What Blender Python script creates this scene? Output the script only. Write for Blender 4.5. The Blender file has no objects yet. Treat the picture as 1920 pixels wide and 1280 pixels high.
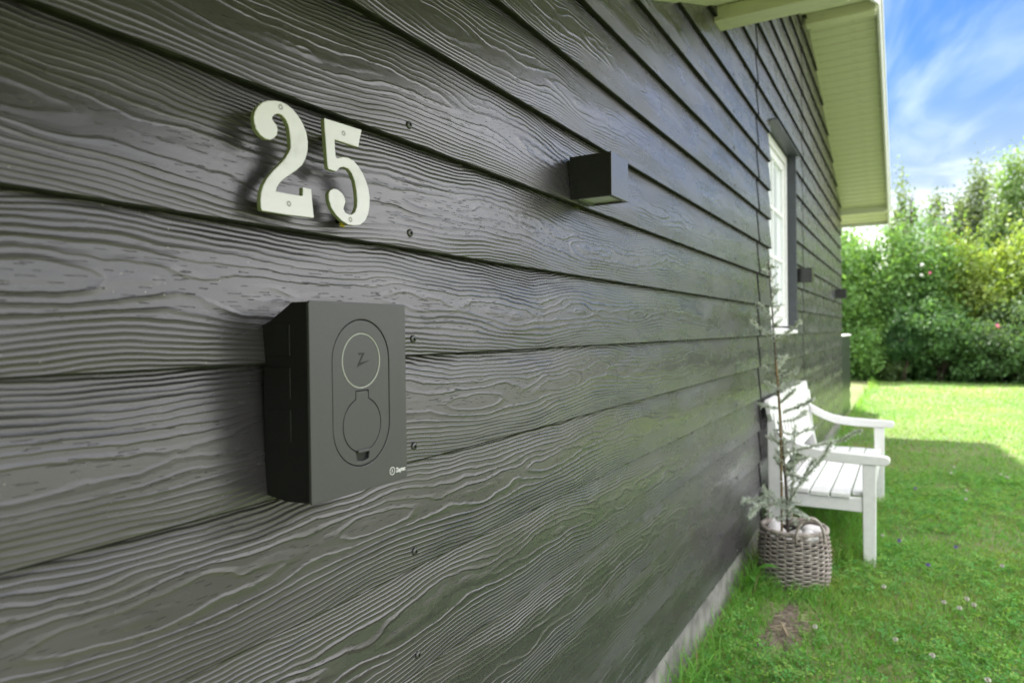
import bpy, bmesh, math, random
import numpy as np
from mathutils import Vector, Matrix, Euler

sc = bpy.context.scene
col = sc.collection
random.seed(25)
rng = np.random.default_rng(25)
rad = math.radians

# ----------------------------------------------------------------------------
# camera, sky, sun, exposure
# world axes: X runs along the gable wall away from the camera, -Y points out of
# the wall into the garden, Z up, ground at 0, wall face (board lips) at y = 0
# ----------------------------------------------------------------------------
YAW, PITCH, ROLL, CAM_D, CAM_H, FPX = 0.52333, 0.01295, -0.0124, 0.66244, 1.2, 1280.0
CAM = Vector((0, -CAM_D, CAM_H))
_f = Vector((math.cos(YAW)*math.cos(PITCH), math.sin(YAW)*math.cos(PITCH), -math.sin(PITCH)))
_r = _f.cross(Vector((0, 0, 1))).normalized()
_u = _r.cross(_f)
_R = math.cos(ROLL)*_r + math.sin(ROLL)*_u
_U = -math.sin(ROLL)*_r + math.cos(ROLL)*_u
cam = bpy.data.cameras.new('camera')
cam_ob = bpy.data.objects.new('camera', cam)
col.objects.link(cam_ob)
M = Matrix.Identity(4)
for i in range(3):
    M[i][0], M[i][1], M[i][2], M[i][3] = _R[i], _U[i], -_f[i], CAM[i]
cam_ob.matrix_world = M
cam.sensor_width = 36.0
cam.lens = 36.0*FPX/1920.0
cam.clip_start = 0.02
cam.clip_end = 3000
cam.dof.use_dof = True
cam.dof.focus_distance = 1.15
cam.dof.aperture_fstop = 4.5
sc.camera = cam_ob

SUN_DX, SUN_DY = -0.44, 0.34           # shadow offset per metre of height: along X, out of the wall
sun_dir = Vector((-SUN_DX, SUN_DY, 1.0)).normalized()      # towards the sun (behind the house)
elev = math.asin(sun_dir.z)
world = bpy.data.worlds.new('World')
sc.world = world
world.use_nodes = True
wt = world.node_tree
wt.nodes.clear()
w_out = wt.nodes.new('ShaderNodeOutputWorld')
w_bg = wt.nodes.new('ShaderNodeBackground')
sky = wt.nodes.new('ShaderNodeTexSky')
sky.sky_type = 'NISHITA'
sky.sun_disc = False
sky.sun_elevation = elev
sky.sun_rotation = math.atan2(sun_dir.x, sun_dir.y)
sky.altitude = 0
sky.air_density = 1.0
sky.dust_density = 0.7
sky.ozone_density = 1.5
w_bg.inputs['Strength'].default_value = 0.05
# bright broken cloud, mostly out of view, set to light the wall; streaky noise
tc = wt.nodes.new('ShaderNodeTexCoord')
sep = wt.nodes.new('ShaderNodeSeparateXYZ')
wt.links.new(tc.outputs['Generated'], sep.inputs[0])
def wm(op, a, b=None, c=None):
    n = wt.nodes.new('ShaderNodeMath'); n.operation = op
    for i, v in enumerate((a, b, c)):
        if v is None: continue
        if isinstance(v, (int, float)): n.inputs[i].default_value = v
        else: wt.links.new(v, n.inputs[i])
    return n.outputs[0]
zz = wm('MAXIMUM', sep.outputs[2], 0.02)
zz = wm('ADD', zz, 0.30)
px_, py_ = wm('DIVIDE', sep.outputs[0], zz), wm('DIVIDE', sep.outputs[1], zz)
cmb = wt.nodes.new('ShaderNodeCombineXYZ')
CLOUD_OFF = 27.5
wt.links.new(wm('MULTIPLY', wm('ADD', px_, wm('MULTIPLY', py_, 0.5)), 0.75), cmb.inputs[0])
cmb.inputs[2].default_value = CLOUD_OFF
wt.links.new(wm('MULTIPLY', wm('SUBTRACT', py_, wm('MULTIPLY', px_, 0.5)), 0.30), cmb.inputs[1])
ns = wt.nodes.new('ShaderNodeTexNoise')
ns.inputs['Scale'].default_value = 1.15; ns.inputs['Detail'].default_value = 7
ns.inputs['Roughness'].default_value = 0.56; ns.inputs['Distortion'].default_value = 0.5
wt.links.new(cmb.outputs[0], ns.inputs['Vector'])
mr = wt.nodes.new('ShaderNodeMapRange')
mr.inputs[1].default_value = 0.45; mr.inputs[2].default_value = 0.66
mr.inputs[3].default_value = 0.0; mr.inputs[4].default_value = 0.95
mr.interpolation_type = 'SMOOTHSTEP'
wt.links.new(ns.outputs['Fac'], mr.inputs[0])
# faint finer streaks drifting through the clear parts
cmb2 = wt.nodes.new('ShaderNodeCombineXYZ')
wt.links.new(wm('ADD', px_, wm('MULTIPLY', py_, 0.25)), cmb2.inputs[0])
wt.links.new(wm('MULTIPLY', wm('SUBTRACT', py_, wm('MULTIPLY', px_, 0.25)), 3.0), cmb2.inputs[1])
ns2 = wt.nodes.new('ShaderNodeTexNoise')
ns2.inputs['Scale'].default_value = 1.6; ns2.inputs['Detail'].default_value = 5; ns2.inputs['Distortion'].default_value = 1.2
wt.links.new(cmb2.outputs[0], ns2.inputs['Vector'])
mr2 = wt.nodes.new('ShaderNodeMapRange'); mr2.interpolation_type = 'SMOOTHSTEP'
for i_, v_ in ((1, 0.44), (2, 0.74), (3, 0.0), (4, 0.08)): mr2.inputs[i_].default_value = v_
wt.links.new(ns2.outputs['Fac'], mr2.inputs[0])
cloud = wm('MAXIMUM', mr.outputs[0], mr2.outputs[0])
hsv = wt.nodes.new('ShaderNodeHueSaturation')
hsv.inputs['Saturation'].default_value = 1.15
wt.links.new(sky.outputs[0], hsv.inputs['Color'])
mx = wt.nodes.new('ShaderNodeMix'); mx.data_type = 'RGBA'
wt.links.new(cloud, mx.inputs[0])
tint = wt.nodes.new('ShaderNodeMix'); tint.data_type = 'RGBA'; tint.blend_type = 'MULTIPLY'
tint.inputs[0].default_value = 1.0
wt.links.new(hsv.outputs[0], tint.inputs[6]); tint.inputs[7].default_value = (0.37, 0.56, 0.77, 1)
# milky haze low over the horizon, all the way round
hz = wt.nodes.new('ShaderNodeMapRange'); hz.interpolation_type = 'SMOOTHSTEP'
for i_, v_ in ((1, 0.0), (2, 0.36), (3, 0.9), (4, 0.0)): hz.inputs[i_].default_value = v_
wt.links.new(sep.outputs[2], hz.inputs[0])
hmix = wt.nodes.new('ShaderNodeMix'); hmix.data_type = 'RGBA'
wt.links.new(hz.outputs[0], hmix.inputs[0]); wt.links.new(tint.outputs[2], hmix.inputs[6]); hmix.inputs[7].default_value = (4.3, 4.25, 4.25, 1)
wt.links.new(hmix.outputs[2], mx.inputs[6])
mx.inputs[7].default_value = (22.0, 21.5, 21.0, 1)
wt.links.new(mx.outputs[2], w_bg.inputs['Color'])
wt.links.new(w_bg.outputs[0], w_out.inputs['Surface'])

sun = bpy.data.lights.new('sun', 'SUN')
sun.energy = 3.4
sun.angle = rad(2.0)
sun.color = (1.0, 0.965, 0.91)
sun_ob = bpy.data.objects.new('sun', sun)
sun_ob.rotation_euler = (-sun_dir).to_track_quat('-Z', 'Y').to_euler()
sun_ob.location = (4, 6, 14)
col.objects.link(sun_ob)

sc.view_settings.view_transform = 'Standard'
sc.view_settings.look = 'None'
sc.view_settings.gamma = 1.0
sc.view_settings.use_curve_mapping = False
sc.view_settings.exposure = 2.2
sc.render.engine = 'CYCLES'
sc.cycles.use_denoising = True
sc.cycles.max_bounces = 8
sc.cycles.diffuse_bounces = 4
sc.cycles.glossy_bounces = 3
sc.cycles.transmission_bounces = 6
sc.cycles.transparent_max_bounces = 8
sc.cycles.caustics_reflective = False
sc.cycles.caustics_refractive = False

# ----------------------------------------------------------------------------
# helpers
# ----------------------------------------------------------------------------
def ray(px, py):
    return _f + _R*((px-960)/FPX) - _U*((py-640)/FPX)
def on_wall(px, py, out=0.0):           # photo pixel -> point on the plane `out` metres in front of the wall
    v = ray(px, py); t = (CAM_D-out)/v.y
    return CAM + v*t
def on_s(px, py, s):                    # photo pixel -> point on the cross plane X = s
    v = ray(px, py); t = s/v.x
    return CAM + v*t

ORIGIN = {}
def link(o, parent, origin):
    col.objects.link(o)
    ORIGIN[o.name] = Vector(origin)
    if parent is not None:
        o.parent = parent
        o.location = Vector(origin) - ORIGIN[parent.name]
    else:
        o.location = origin
    return o
def tag(o, label=None, cat=None, group=None, kind=None):
    for k, v in (('label', label), ('category', cat), ('group', group), ('kind', kind)):
        if v: o[k] = v
    return o
def empty(name, loc, label, cat, group=None):
    o = bpy.data.objects.new(name, None)
    o.empty_display_size = 0.1
    link(o, None, loc)
    return tag(o, label, cat, group)

class MB:
    """collects geometry in world coordinates and links it as one mesh object"""
    def __init__(s): s.v = []; s.f = []; s.sm = []; s.mi = []
    def add(s, verts, faces, smooth=False, mi=0):
        b = len(s.v)
        s.v += [tuple(v) for v in verts]
        s.f += [tuple(b+i for i in f) for f in faces]
        s.sm += [smooth]*len(faces); s.mi += [mi]*len(faces)
        return s
    def box(s, a, b, mi=0):
        (x0, y0, z0), (x1, y1, z1) = [sorted(t) for t in zip(a, b)] and (tuple(min(p, q) for p, q in zip(a, b)), tuple(max(p, q) for p, q in zip(a, b)))
        v = [(x0,y0,z0),(x1,y0,z0),(x1,y1,z0),(x0,y1,z0),(x0,y0,z1),(x1,y0,z1),(x1,y1,z1),(x0,y1,z1)]
        return s.add(v, [(0,3,2,1),(4,5,6,7),(0,1,5,4),(1,2,6,5),(2,3,7,6),(3,0,4,7)], mi=mi)
    def prism(s, poly, d, smooth=False, mi=0):
        """poly: list of 3-D points (planar), d: extrusion vector"""
        n = len(poly); d = Vector(d)
        p = [Vector(q) for q in poly]; v = p + [q+d for q in p]
        nrm = Vector((0, 0, 0))
        for i in range(n): nrm += p[i].cross(p[(i+1) % n])
        fl = nrm.dot(d) > 0
        a, b = tuple(range(n)), tuple(range(n, 2*n))
        fs = [a[::-1], b] if fl else [a, b[::-1]]
        for i in range(n):
            j = (i+1) % n
            fs.append((i, j, n+j, n+i) if fl else (i, n+i, n+j, j))
        return s.add(v, fs, smooth, mi)
    def tube(s, pts, r, n=8, closed=False, smooth=True, caps=True, mi=0):
        pts = [Vector(p) for p in pts]; m = len(pts)
        rr = r if isinstance(r, (list, tuple)) else [r]*m
        v = []; up = None
        for i in range(m):
            if closed: t = pts[(i+1) % m]-pts[i-1]
            else: t = pts[min(i+1, m-1)]-pts[max(i-1, 0)]
            t = t.normalized() if t.length > 1e-9 else Vector((0, 0, 1))
            if up is None:
                up = Vector((0, 0, 1)) if abs(t.z) < 0.9 else Vector((1, 0, 0))
            a = (up - t*up.dot(t)).normalized(); b = t.cross(a); up = a
            for k in range(n):
                an = 2*math.pi*k/n
                v.append(pts[i] + (a*math.cos(an)+b*math.sin(an))*rr[i])
        fs = []
        for i in range(m if closed else m-1):
            i2 = (i+1) % m
            for k in range(n):
                k2 = (k+1) % n
                fs.append((i*n+k, i*n+k2, i2*n+k2, i2*n+k))
        if caps and not closed:
            fs.append(tuple(range(n))[::-1]); fs.append(tuple((m-1)*n+k for k in range(n)))
        return s.add(v, fs, smooth, mi)
    def build(s, name, mat, parent=None, origin=None, bevel=0, seg=2, mesh_only=False):
        o_w = Vector(origin) if origin is not None else (ORIGIN[parent.name].copy() if parent is not None else Vector((0, 0, 0)))
        me = bpy.data.meshes.new(name)
        me.from_pydata([(x-o_w.x, y-o_w.y, z-o_w.z) for x, y, z in s.v], [], s.f)
        for m in (mat if isinstance(mat, (list, tuple)) else [mat]): me.materials.append(m)
        me.polygons.foreach_set('use_smooth', s.sm)
        me.polygons.foreach_set('material_index', s.mi)
        me.update()
        o = bpy.data.objects.new(name, me)
        link(o, parent, o_w)
        if bevel:
            b = o.modifiers.new('bevel', 'BEVEL'); b.width = bevel; b.segments = seg; b.limit_method = 'ANGLE'; b.angle_limit = rad(35)
            b.harden_normals = False
        return o

def np_mesh(name, verts, quads, tris, mat, colors=None, smooth=False, parent=None):
    """fast mesh from arrays (verts Nx3, quads Mx4, tris Kx3, per-vertex colours Nx3)"""
    me = bpy.data.meshes.new(name)
    nq, nt = len(quads), len(tris)
    me.vertices.add(len(verts)); me.vertices.foreach_set('co', np.asarray(verts, np.float32).ravel())
    loops = np.concatenate([np.asarray(quads, np.int32).ravel(), np.asarray(tris, np.int32).ravel()])
    me.loops.add(len(loops)); me.loops.foreach_set('vertex_index', loops)
    start = np.concatenate([np.arange(nq)*4, nq*4+np.arange(nt)*3]).astype(np.int32)
    me.polygons.add(nq+nt); me.polygons.foreach_set('loop_start', start)
    if smooth: me.polygons.foreach_set('use_smooth', np.ones(nq+nt, bool))
    me.update(calc_edges=True)
    if colors is not None:
        at = me.color_attributes.new('Col', 'FLOAT_COLOR', 'POINT')
        c4 = np.ones((len(verts), 4), np.float32); c4[:, :3] = colors
        at.data.foreach_set('color', c4.ravel())
    me.materials.append(mat)
    o = bpy.data.objects.new(name, me)
    link(o, parent, ORIGIN[parent.name] if parent is not None else (0, 0, 0))
    return o

# ----------------------------------------------------------------------------
# materials
# ----------------------------------------------------------------------------
class NT:
    def __init__(s, name):
        s.mat = bpy.data.materials.new(name); s.mat.use_nodes = True
        s.t = s.mat.node_tree; s.t.nodes.clear()
        s.out = s.t.nodes.new('ShaderNodeOutputMaterial')
        s.b = s.t.nodes.new('ShaderNodeBsdfPrincipled')
        s.t.links.new(s.b.outputs[0], s.out.inputs[0])
    def put(s, sock, v):
        if isinstance(v, (int, float)): sock.default_value = v
        elif isinstance(v, (tuple, list)): sock.default_value = tuple(v) + ((1,) if len(v) == 3 and sock.type == 'RGBA' else ())
        else: s.t.links.new(v, sock)
    def m(s, op, a, b=None, c=None, clamp=False):
        n = s.t.nodes.new('ShaderNodeMath'); n.operation = op; n.use_clamp = clamp
        for i, v in enumerate((a, b, c)):
            if v is not None: s.put(n.inputs[i], v)
        return n.outputs[0]
    def xyz(s, x, y, z):
        n = s.t.nodes.new('ShaderNodeCombineXYZ')
        for i, v in enumerate((x, y, z)): s.put(n.inputs[i], v)
        return n.outputs[0]
    def sep(s, v):
        n = s.t.nodes.new('ShaderNodeSeparateXYZ'); s.put(n.inputs[0], v); return n.outputs
    def coord(s, kind='Object'):
        return s.t.nodes.new('ShaderNodeTexCoord').outputs[kind]
    def pos(s): return s.t.nodes.new('ShaderNodeNewGeometry').outputs['Position']
    def noise(s, vec, scale=1.0, detail=2.0, rough=0.5, dist=0.0):
        n = s.t.nodes.new('ShaderNodeTexNoise'); s.put(n.inputs['Vector'], vec)
        s.put(n.inputs['Scale'], scale); s.put(n.inputs['Detail'], detail); s.put(n.inputs['Roughness'], rough); s.put(n.inputs['Distortion'], dist)
        return n.outputs['Fac']
    def ramp(s, v, a, b, lo=0.0, hi=1.0, smooth=True):
        n = s.t.nodes.new('ShaderNodeMapRange'); s.put(n.inputs[0], v)
        for i, x in enumerate((a, b, lo, hi)): s.put(n.inputs[i+1], x)
        if smooth: n.interpolation_type = 'SMOOTHSTEP'
        return n.outputs[0]
    def mix(s, f, a, b, mode='MIX'):
        n = s.t.nodes.new('ShaderNodeMix'); n.data_type = 'RGBA'; n.blend_type = mode
        s.put(n.inputs[0], f); s.put(n.inputs[6], a); s.put(n.inputs[7], b); return n.outputs[2]
    def bump(s, h, dist, strength=1.0, normal=None):
        n = s.t.nodes.new('ShaderNodeBump'); s.put(n.inputs['Height'], h); n.inputs['Distance'].default_value = dist
        n.inputs['Strength'].default_value = strength
        if normal is not None: s.t.links.new(normal, n.inputs['Normal'])
        return n.outputs[0]
    def set(s, **k):
        for a, v in k.items(): s.put(s.b.inputs[{'color': 'Base Color', 'rough': 'Roughness', 'spec': 'Specular IOR Level', 'normal': 'Normal', 'metal': 'Metallic', 'alpha': 'Alpha', 'trans': 'Transmission Weight', 'coat': 'Coat Weight'}[a]], v)
        return s.mat

def plain(name, c, rough=0.5, spec=0.5, var=0.12, nscale=30, bump=0.0, bscale=200, metal=0.0):
    n = NT(name); p = n.coord('Object')
    f = n.ramp(n.noise(p, nscale, 4, 0.6), 0.3, 0.7)
    d = tuple(x*(1-var) for x in c)
    b = None
    if bump: b = n.bump(n.noise(p, bscale, 3, 0.6), bump)
    n.set(color=n.mix(f, c, d), rough=rough, spec=spec, metal=metal)
    if b is not None: n.set(normal=b)
    return n.mat

# --- embossed cedar-grain fibre cement board -------------------------------
def board_material():
    n = NT('grain_board')
    x, y, z = n.sep(n.coord('Object'))
    oi = n.t.nodes.new('ShaderNodeObjectInfo').outputs['Random']
    seed = n.m('MULTIPLY', oi, 53.0)
    xs = n.m('ADD', x, n.m('MULTIPLY', oi, 37.0))
    v = n.m('DIVIDE', n.m('SUBTRACT', z, 0.080), 0.0825)
    # slow wander of the heart line, then wiggles that grow towards the heart
    wander = n.m('SUBTRACT', n.noise(n.xyz(n.m('MULTIPLY', xs, 1.7), 3.3, seed), 1, 1), 0.5)
    v = n.m('SUBTRACT', v, n.m('MULTIPLY', wander, 1.1))
    wig = n.m('SUBTRACT', n.noise(n.xyz(n.m('MULTIPLY', xs, 11.0), n.m('MULTIPLY', z, 22.0), seed), 1, 2, 0.5), 0.5)
    wig2 = n.m('SUBTRACT', n.noise(n.xyz(n.m('MULTIPLY', xs, 42.0), n.m('MULTIPLY', z, 60.0), seed), 1, 1, 0.5), 0.5)
    av = n.m('ABSOLUTE', n.m('ADD', v, n.m('MULTIPLY', wig, 0.11)))
    heart = n.m('POWER', 2.718, n.m('MULTIPLY', n.m('MULTIPLY', v, v), -2.6))
    isl = n.m('SUBTRACT', n.noise(n.xyz(n.m('MULTIPLY', xs, 4.6), n.m('MULTIPLY', z, 15.0), seed), 1, 1.5, 0.45), 0.5)
    F = n.m('MULTIPLY', n.m('POWER', av, 1.6), 9.5)
    F = n.m('ADD', F, n.m('MULTIPLY', n.m('MULTIPLY', isl, n.m('ADD', heart, 0.18)), 4.2))
    F = n.m('ADD', F, n.m('MULTIPLY', n.m('MULTIPLY', wig, n.m('ADD', heart, 0.08)), 0.55))
    F = n.m('ADD', F, n.m('MULTIPLY', wig2, n.m('ADD', n.m('MULTIPLY', heart, 0.30), 0.02)))
    F = n.m('ADD', F, 20.0)
    fr = n.m('FRACT', F)
    e = 0.19
    h = n.m('MINIMUM', n.m('DIVIDE', fr, e), n.m('MAXIMUM', n.m('SUBTRACT', 1.0, n.m('DIVIDE', n.m('SUBTRACT', fr, e), 0.38)), 0.0))
    # step height differs from ring to ring
    ring = n.noise(n.xyz(n.m('FLOOR', F), seed, n.m('MULTIPLY', xs, 1.5)), 3.7, 1)
    h = n.m('MULTIPLY', h, n.ramp(ring, 0.25, 0.7, 0.55, 1.15))
    h = n.m('POWER', h, 1.25)
    # relief is deeper on some boards and along some stretches than on others
    vary = n.ramp(n.noise(n.xyz(n.m('MULTIPLY', xs, 2.2), n.m('MULTIPLY', z, 9.0), seed), 1, 2, 0.5), 0.32, 0.68, 0.45, 1.1)
    h = n.m('MULTIPLY', h, n.m('MULTIPLY', vary, n.m('ADD', n.m('MULTIPLY', n.m('FRACT', n.m('MULTIPLY', oi, 7.31)), 0.35), 0.75)))
    # short dashes in the smooth heart wood
    ds = n.noise(n.xyz(n.m('MULTIPLY', xs, 48.0), n.m('MULTIPLY', z, 620.0), seed), 1, 0)
    dash = n.m('MULTIPLY', n.ramp(ds, 0.74, 0.80), n.ramp(heart, 0.45, 0.8))
    h = n.m('SUBTRACT', h, n.m('MULTIPLY', dash, 0.8))
    # fine paint texture
    fine = n.noise(n.xyz(xs, z, seed), 620, 2, 0.6)
    h = n.m('ADD', h, n.m('MULTIPLY', fine, 0.10))
    b = n.bump(h, 0.00115)
    mot = n.noise(n.xyz(n.m('MULTIPLY', xs, 4.0), n.m('MULTIPLY', z, 12.0), seed), 1, 4, 0.6)
    c = n.mix(n.ramp(mot, 0.35, 0.7), (0.0340, 0.0310, 0.0345), (0.0450, 0.0415, 0.0450))
    # faint green algae film near the laps, dust specks
    alg = n.m('MULTIPLY', n.ramp(n.noise(n.xyz(n.m('MULTIPLY', xs, 9.0), n.m('MULTIPLY', z, 30.0), seed), 1, 4, 0.65), 0.56, 0.75), n.ramp(z, 0.0, 0.03, 1.0, 0.12))
    c = n.mix(n.m('MULTIPLY', alg, 0.4), c, (0.07, 0.10, 0.045))
    sp = n.noise(n.xyz(xs, z, seed), 260, 0)
    c = n.mix(n.ramp(sp, 0.88, 0.90, 0, 0.5), c, (0.42, 0.42, 0.38))
    n.set(color=c, rough=n.ramp(mot, 0.3, 0.75, 0.24, 0.33), spec=0.9, normal=b)
    return n.mat
M_board = board_material()
M_edge = plain('raw_edge_lap_shade', (0.026, 0.030, 0.020), 0.9, 0.15, 0.5, 40)  # dark cut edge, with the shade under the laps put into its colour
M_backing = plain('dark_membrane', (0.012, 0.012, 0.013), 0.8, 0.2)

def painted_wood(name, c, dirt, rough=0.42, amount=0.35, axis=(3, 40, 40)):
    n = NT(name); x, y, z = n.sep(n.coord('Object'))
    g = n.noise(n.xyz(n.m('MULTIPLY', x, axis[0]), n.m('MULTIPLY', y, axis[1]), n.m('MULTIPLY', z, axis[2])), 1, 4, 0.6)
    d = n.ramp(n.noise(n.xyz(x, y, z), 14, 5, 0.65), 0.52, 0.78, 0, amount)
    n.set(color=n.mix(d, n.mix(n.ramp(g, 0.3, 0.7), c, tuple(q*0.93 for q in c)), dirt), rough=rough, spec=0.45, normal=n.bump(g, 0.0006))
    return n.mat
M_white = painted_wood('white_painted_wood', (0.80, 0.80, 0.79), (0.52, 0.53, 0.47), 0.4, 0.3)
M_soffit = painted_wood('soffit_white_green_bounce', (0.76, 0.77, 0.56), (0.48, 0.50, 0.30), 0.5, 0.5, (40, 3, 40))  # white paint with the lawn's green bounce light put into its colour
M_trim = plain('dark_metal_flashing', (0.055, 0.062, 0.072), 0.45, 0.5, 0.2, 20)
M_concrete = plain('plinth_concrete', (0.27, 0.262, 0.245), 0.85, 0.3, 0.5, 14, 0.002, 60)
M_roof = plain('roofing_felt', (0.05, 0.05, 0.052), 0.9, 0.3)
M_screw = plain('painted_screw', (0.10, 0.105, 0.10), 0.38, 0.6, 0.2, 300, metal=0.6)
M_screwhole = plain('screw_recess', (0.01, 0.01, 0.01), 0.7, 0.2)
n = NT('pane_with_reflection')
n.set(color=(0.75, 0.80, 0.82), rough=0.03, spec=0.6, trans=0.0)  # opaque pale glass: white interior and sky reflection put into its colour
M_pane = n.mat
M_curtain = plain('white_curtain', (0.62, 0.65, 0.66), 0.7, 0.2, 0.25, 5)

# ----------------------------------------------------------------------------
# the house: gable wall of lapped boards
# ----------------------------------------------------------------------------
LAP = 0.165
Z0 = CAM_H + 0.13048 - 7*LAP            # lip of the lowest board
RIDGE_S, RIDGE_Z = 5.92, CAM_H + 2.50
SL_L, SL_R = 0.384, 0.327
S_LEFT, S_CORNER = -1.5, 9.15
J1, J2 = 3.765, 5.57                    # vertical joints
WIN0, WIN1, WZ0, WZ1 = 4.135, 5.072, CAM_H - 0.025, CAM_H + 1.205
def rake_l(z): return RIDGE_S - (RIDGE_Z - z)/SL_L
def rake_r(z): return RIDGE_S + (RIDGE_Z - z)/SL_R

house = empty('house', (RIDGE_S, 0, 0), 'house gable clad in dark grey wood-grain lap boards under a white overhanging roof', 'house')

screw_mesh = None
def screw_at(x, z_world, y, parent, r=0.0062, turn=0.0):
    global screw_mesh
    if screw_mesh is None:
        mb = MB(); n_ = 14; prof = [(0.0, 1.0), (0.0012, 1.0), (0.0026, 0.80), (0.0030, 0.42)]
        vs = []; fs = []
        for d, q in prof:
            for k in range(n_):
                a = 2*math.pi*k/n_; vs.append((q*r*math.cos(a), -d, q*r*math.sin(a)))
        for j in range(len(prof)-1):
            for k in range(n_):
                k2 = (k+1) % n_; fs.append((j*n_+k, j*n_+k2, (j+1)*n_+k2, (j+1)*n_+k))
        mb.add(vs, fs, True)
        hex_ = [(0.42*r*math.cos(2*math.pi*k/n_), -0.0018, 0.42*r*math.sin(2*math.pi*k/n_)) for k in range(n_)]
        mb.add(hex_ + [(0.42*r*math.cos(2*math.pi*k/n_), -0.0030, 0.42*r*math.sin(2*math.pi*k/n_)) for k in range(n_)],
               [tuple(range(n_))] + [(k, n_+k, n_+(k+1) % n_, (k+1) % n_) for k in range(n_)], False, 1)
        screw_mesh = bpy.data.meshes.new('screw')
        screw_mesh.from_pydata(mb.v, [], mb.f)
        screw_mesh.materials.append(M_screw); screw_mesh.materials.append(M_screwhole)
        screw_mesh.polygons.foreach_set('use_smooth', mb.sm); screw_mesh.polygons.foreach_set('material_index', mb.mi)
    o = bpy.data.objects.new('screw', screw_mesh)
    link(o, parent, (x, y, z_world))
    o.rotation_euler = (rad(-3.5), turn, 0)
    return o

T = 0.0135                               # board thickness
def board(pieces, z):
    """pieces: list of (s_left_bottom, s_right_bottom, s_left_top, s_right_top, z_low, z_high) of one board with lip height z"""
    mb = MB()
    for (lb, rb, lt, rt, zl, zh) in pieces:
        def yf(q): return 0.0152*(q-z)/LAP      # front face leans back behind the board above
        bev = 0.0024 if abs(zl-z) < 1e-6 else 0.0
        prof = [(yf(zl)+T, zl), (yf(zl)+bev, zl), (yf(zl)+bev*0.05, zl+bev), (yf(zh), zh), (yf(zh)+T, zh)]
        n_ = len(prof)
        def sx(zq, a, b): return a + (b-a)*(zq-zl)/(zh-zl)
        vs = [(sx(q, lb, lt), y_, q) for y_, q in prof] + [(sx(q, rb, rt), y_, q) for y_, q in prof]
        fs = [tuple(range(n_))[::-1], tuple(range(n_, 2*n_))]
        fs += [(i, (i+1) % n_, n_+(i+1) % n_, n_+i) for i in range(n_)]
        mb.add(vs, fs)
        mb.mi[-n_] = 1; mb.mi[-n_+1] = 1  # underside and lip bevel both painted dark as the lap's shadow line
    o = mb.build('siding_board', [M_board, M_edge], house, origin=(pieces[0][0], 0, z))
    return o

SCREW_S = [0.842, 3.175]
row = 0
z = Z0
while z < RIDGE_Z - 0.02:
    top = z + LAP + 0.026
    zt = min(top, RIDGE_Z)
    L_b, L_t = max(S_LEFT, rake_l(z)), max(S_LEFT, rake_l(zt))
    R_b, R_t = min(S_CORNER, rake_r(z)), min(S_CORNER, rake_r(zt))
    def seg(a, b, zl=z, zh=zt):
        # clip one board segment [a, b] by the two rakes
        lb, rb = max(a, L_b), min(b, R_b)
        lt, rt = max(a, L_t), min(b, R_t)
        if rb - lb < 0.02: return None
        if rt - lt < 0.001: lt = rt = min(max((lt+rt)/2, lb), rb); lt -= 0.0005; rt += 0.0005
        return (lb, rb, lt, rt, zl, zh)
    g = 0.021
    in_win = z + LAP > WZ0 + 0.01 and z < WZ1 - 0.01
    segs = [[seg(S_LEFT, J1-g)]]
    if in_win and z + LAP <= WZ1 + 0.001:
        segs += [[seg(J1+g, WIN0)], [seg(WIN1, J2-g)]]
    elif in_win:                        # board notched around the head of the window
        segs += [[seg(J1+g, WIN0), (WIN0, WIN1, WIN0, WIN1, WZ1+0.004, zt), seg(WIN1, J2-g)]]
    else:
        segs += [[seg(J1+g, J2-g)]]
    segs += [[seg(J2+g, S_CORNER)]]
    for sg in segs:
        sg = [q for q in sg if q]
        if not sg: continue
        b = board(sg, z)
        for s_ in SCREW_S:
            if sg[0][0]+0.1 < s_ < sg[-1][1]-0.1 and s_ > max(L_t, sg[0][0]) and len(sg) == 1:
                jit = ((row*37) % 7 - 3)*0.0008
                zz_ = z + 0.026 + ((row*13) % 5 - 2)*0.0006
                screw_at(s_ + jit, zz_, 0.0152*0.026/LAP - 0.0002, b, turn=row*0.7)
    z += LAP; row += 1

# membrane and battens behind the boards: closes the joints
mb = MB()
zl = RIDGE_Z - SL_L*(RIDGE_S - S_LEFT); zr = RIDGE_Z - SL_R*(S_CORNER - RIDGE_S)
yb = 0.042
outline = [(S_LEFT+0.01, yb, 0.12), (WIN0, yb, 0.12), (WIN0, yb, RIDGE_Z-SL_L*(RIDGE_S-WIN0)), (S_LEFT+0.01, yb, zl)]
mb.prism(outline, (0, 0.08, 0))
mb.prism([(WIN0, yb, 0.12), (WIN1, yb, 0.12), (WIN1, yb, WZ0-0.02), (WIN0, yb, WZ0-0.02)], (0, 0.08, 0))
mb.prism([(WIN0, yb, WZ1+0.02), (WIN1, yb, WZ1+0.02), (WIN1, yb, RIDGE_Z-SL_L*(RIDGE_S-WIN1)), (WIN0, yb, RIDGE_Z-SL_L*(RIDGE_S-WIN0))], (0, 0.08, 0))
mb.prism([(WIN1, yb, 0.12), (S_CORNER-0.012, yb, 0.12), (S_CORNER-0.012, yb, zr), (RIDGE_S, yb, RIDGE_Z), (WIN1, yb, RIDGE_Z-SL_L*(RIDGE_S-WIN1))], (0, 0.08, 0))
mb.build('backing_wall', M_backing, house)
# joint strips behind the vertical board joints
for s_ in (J1, J2):
    MB().box((s_-0.05, 0.0300, Z0), (s_+0.05, 0.040, RIDGE_Z-SL_L*(RIDGE_S-s_)-0.02)).build('joint_strip', M_backing, house)
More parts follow.
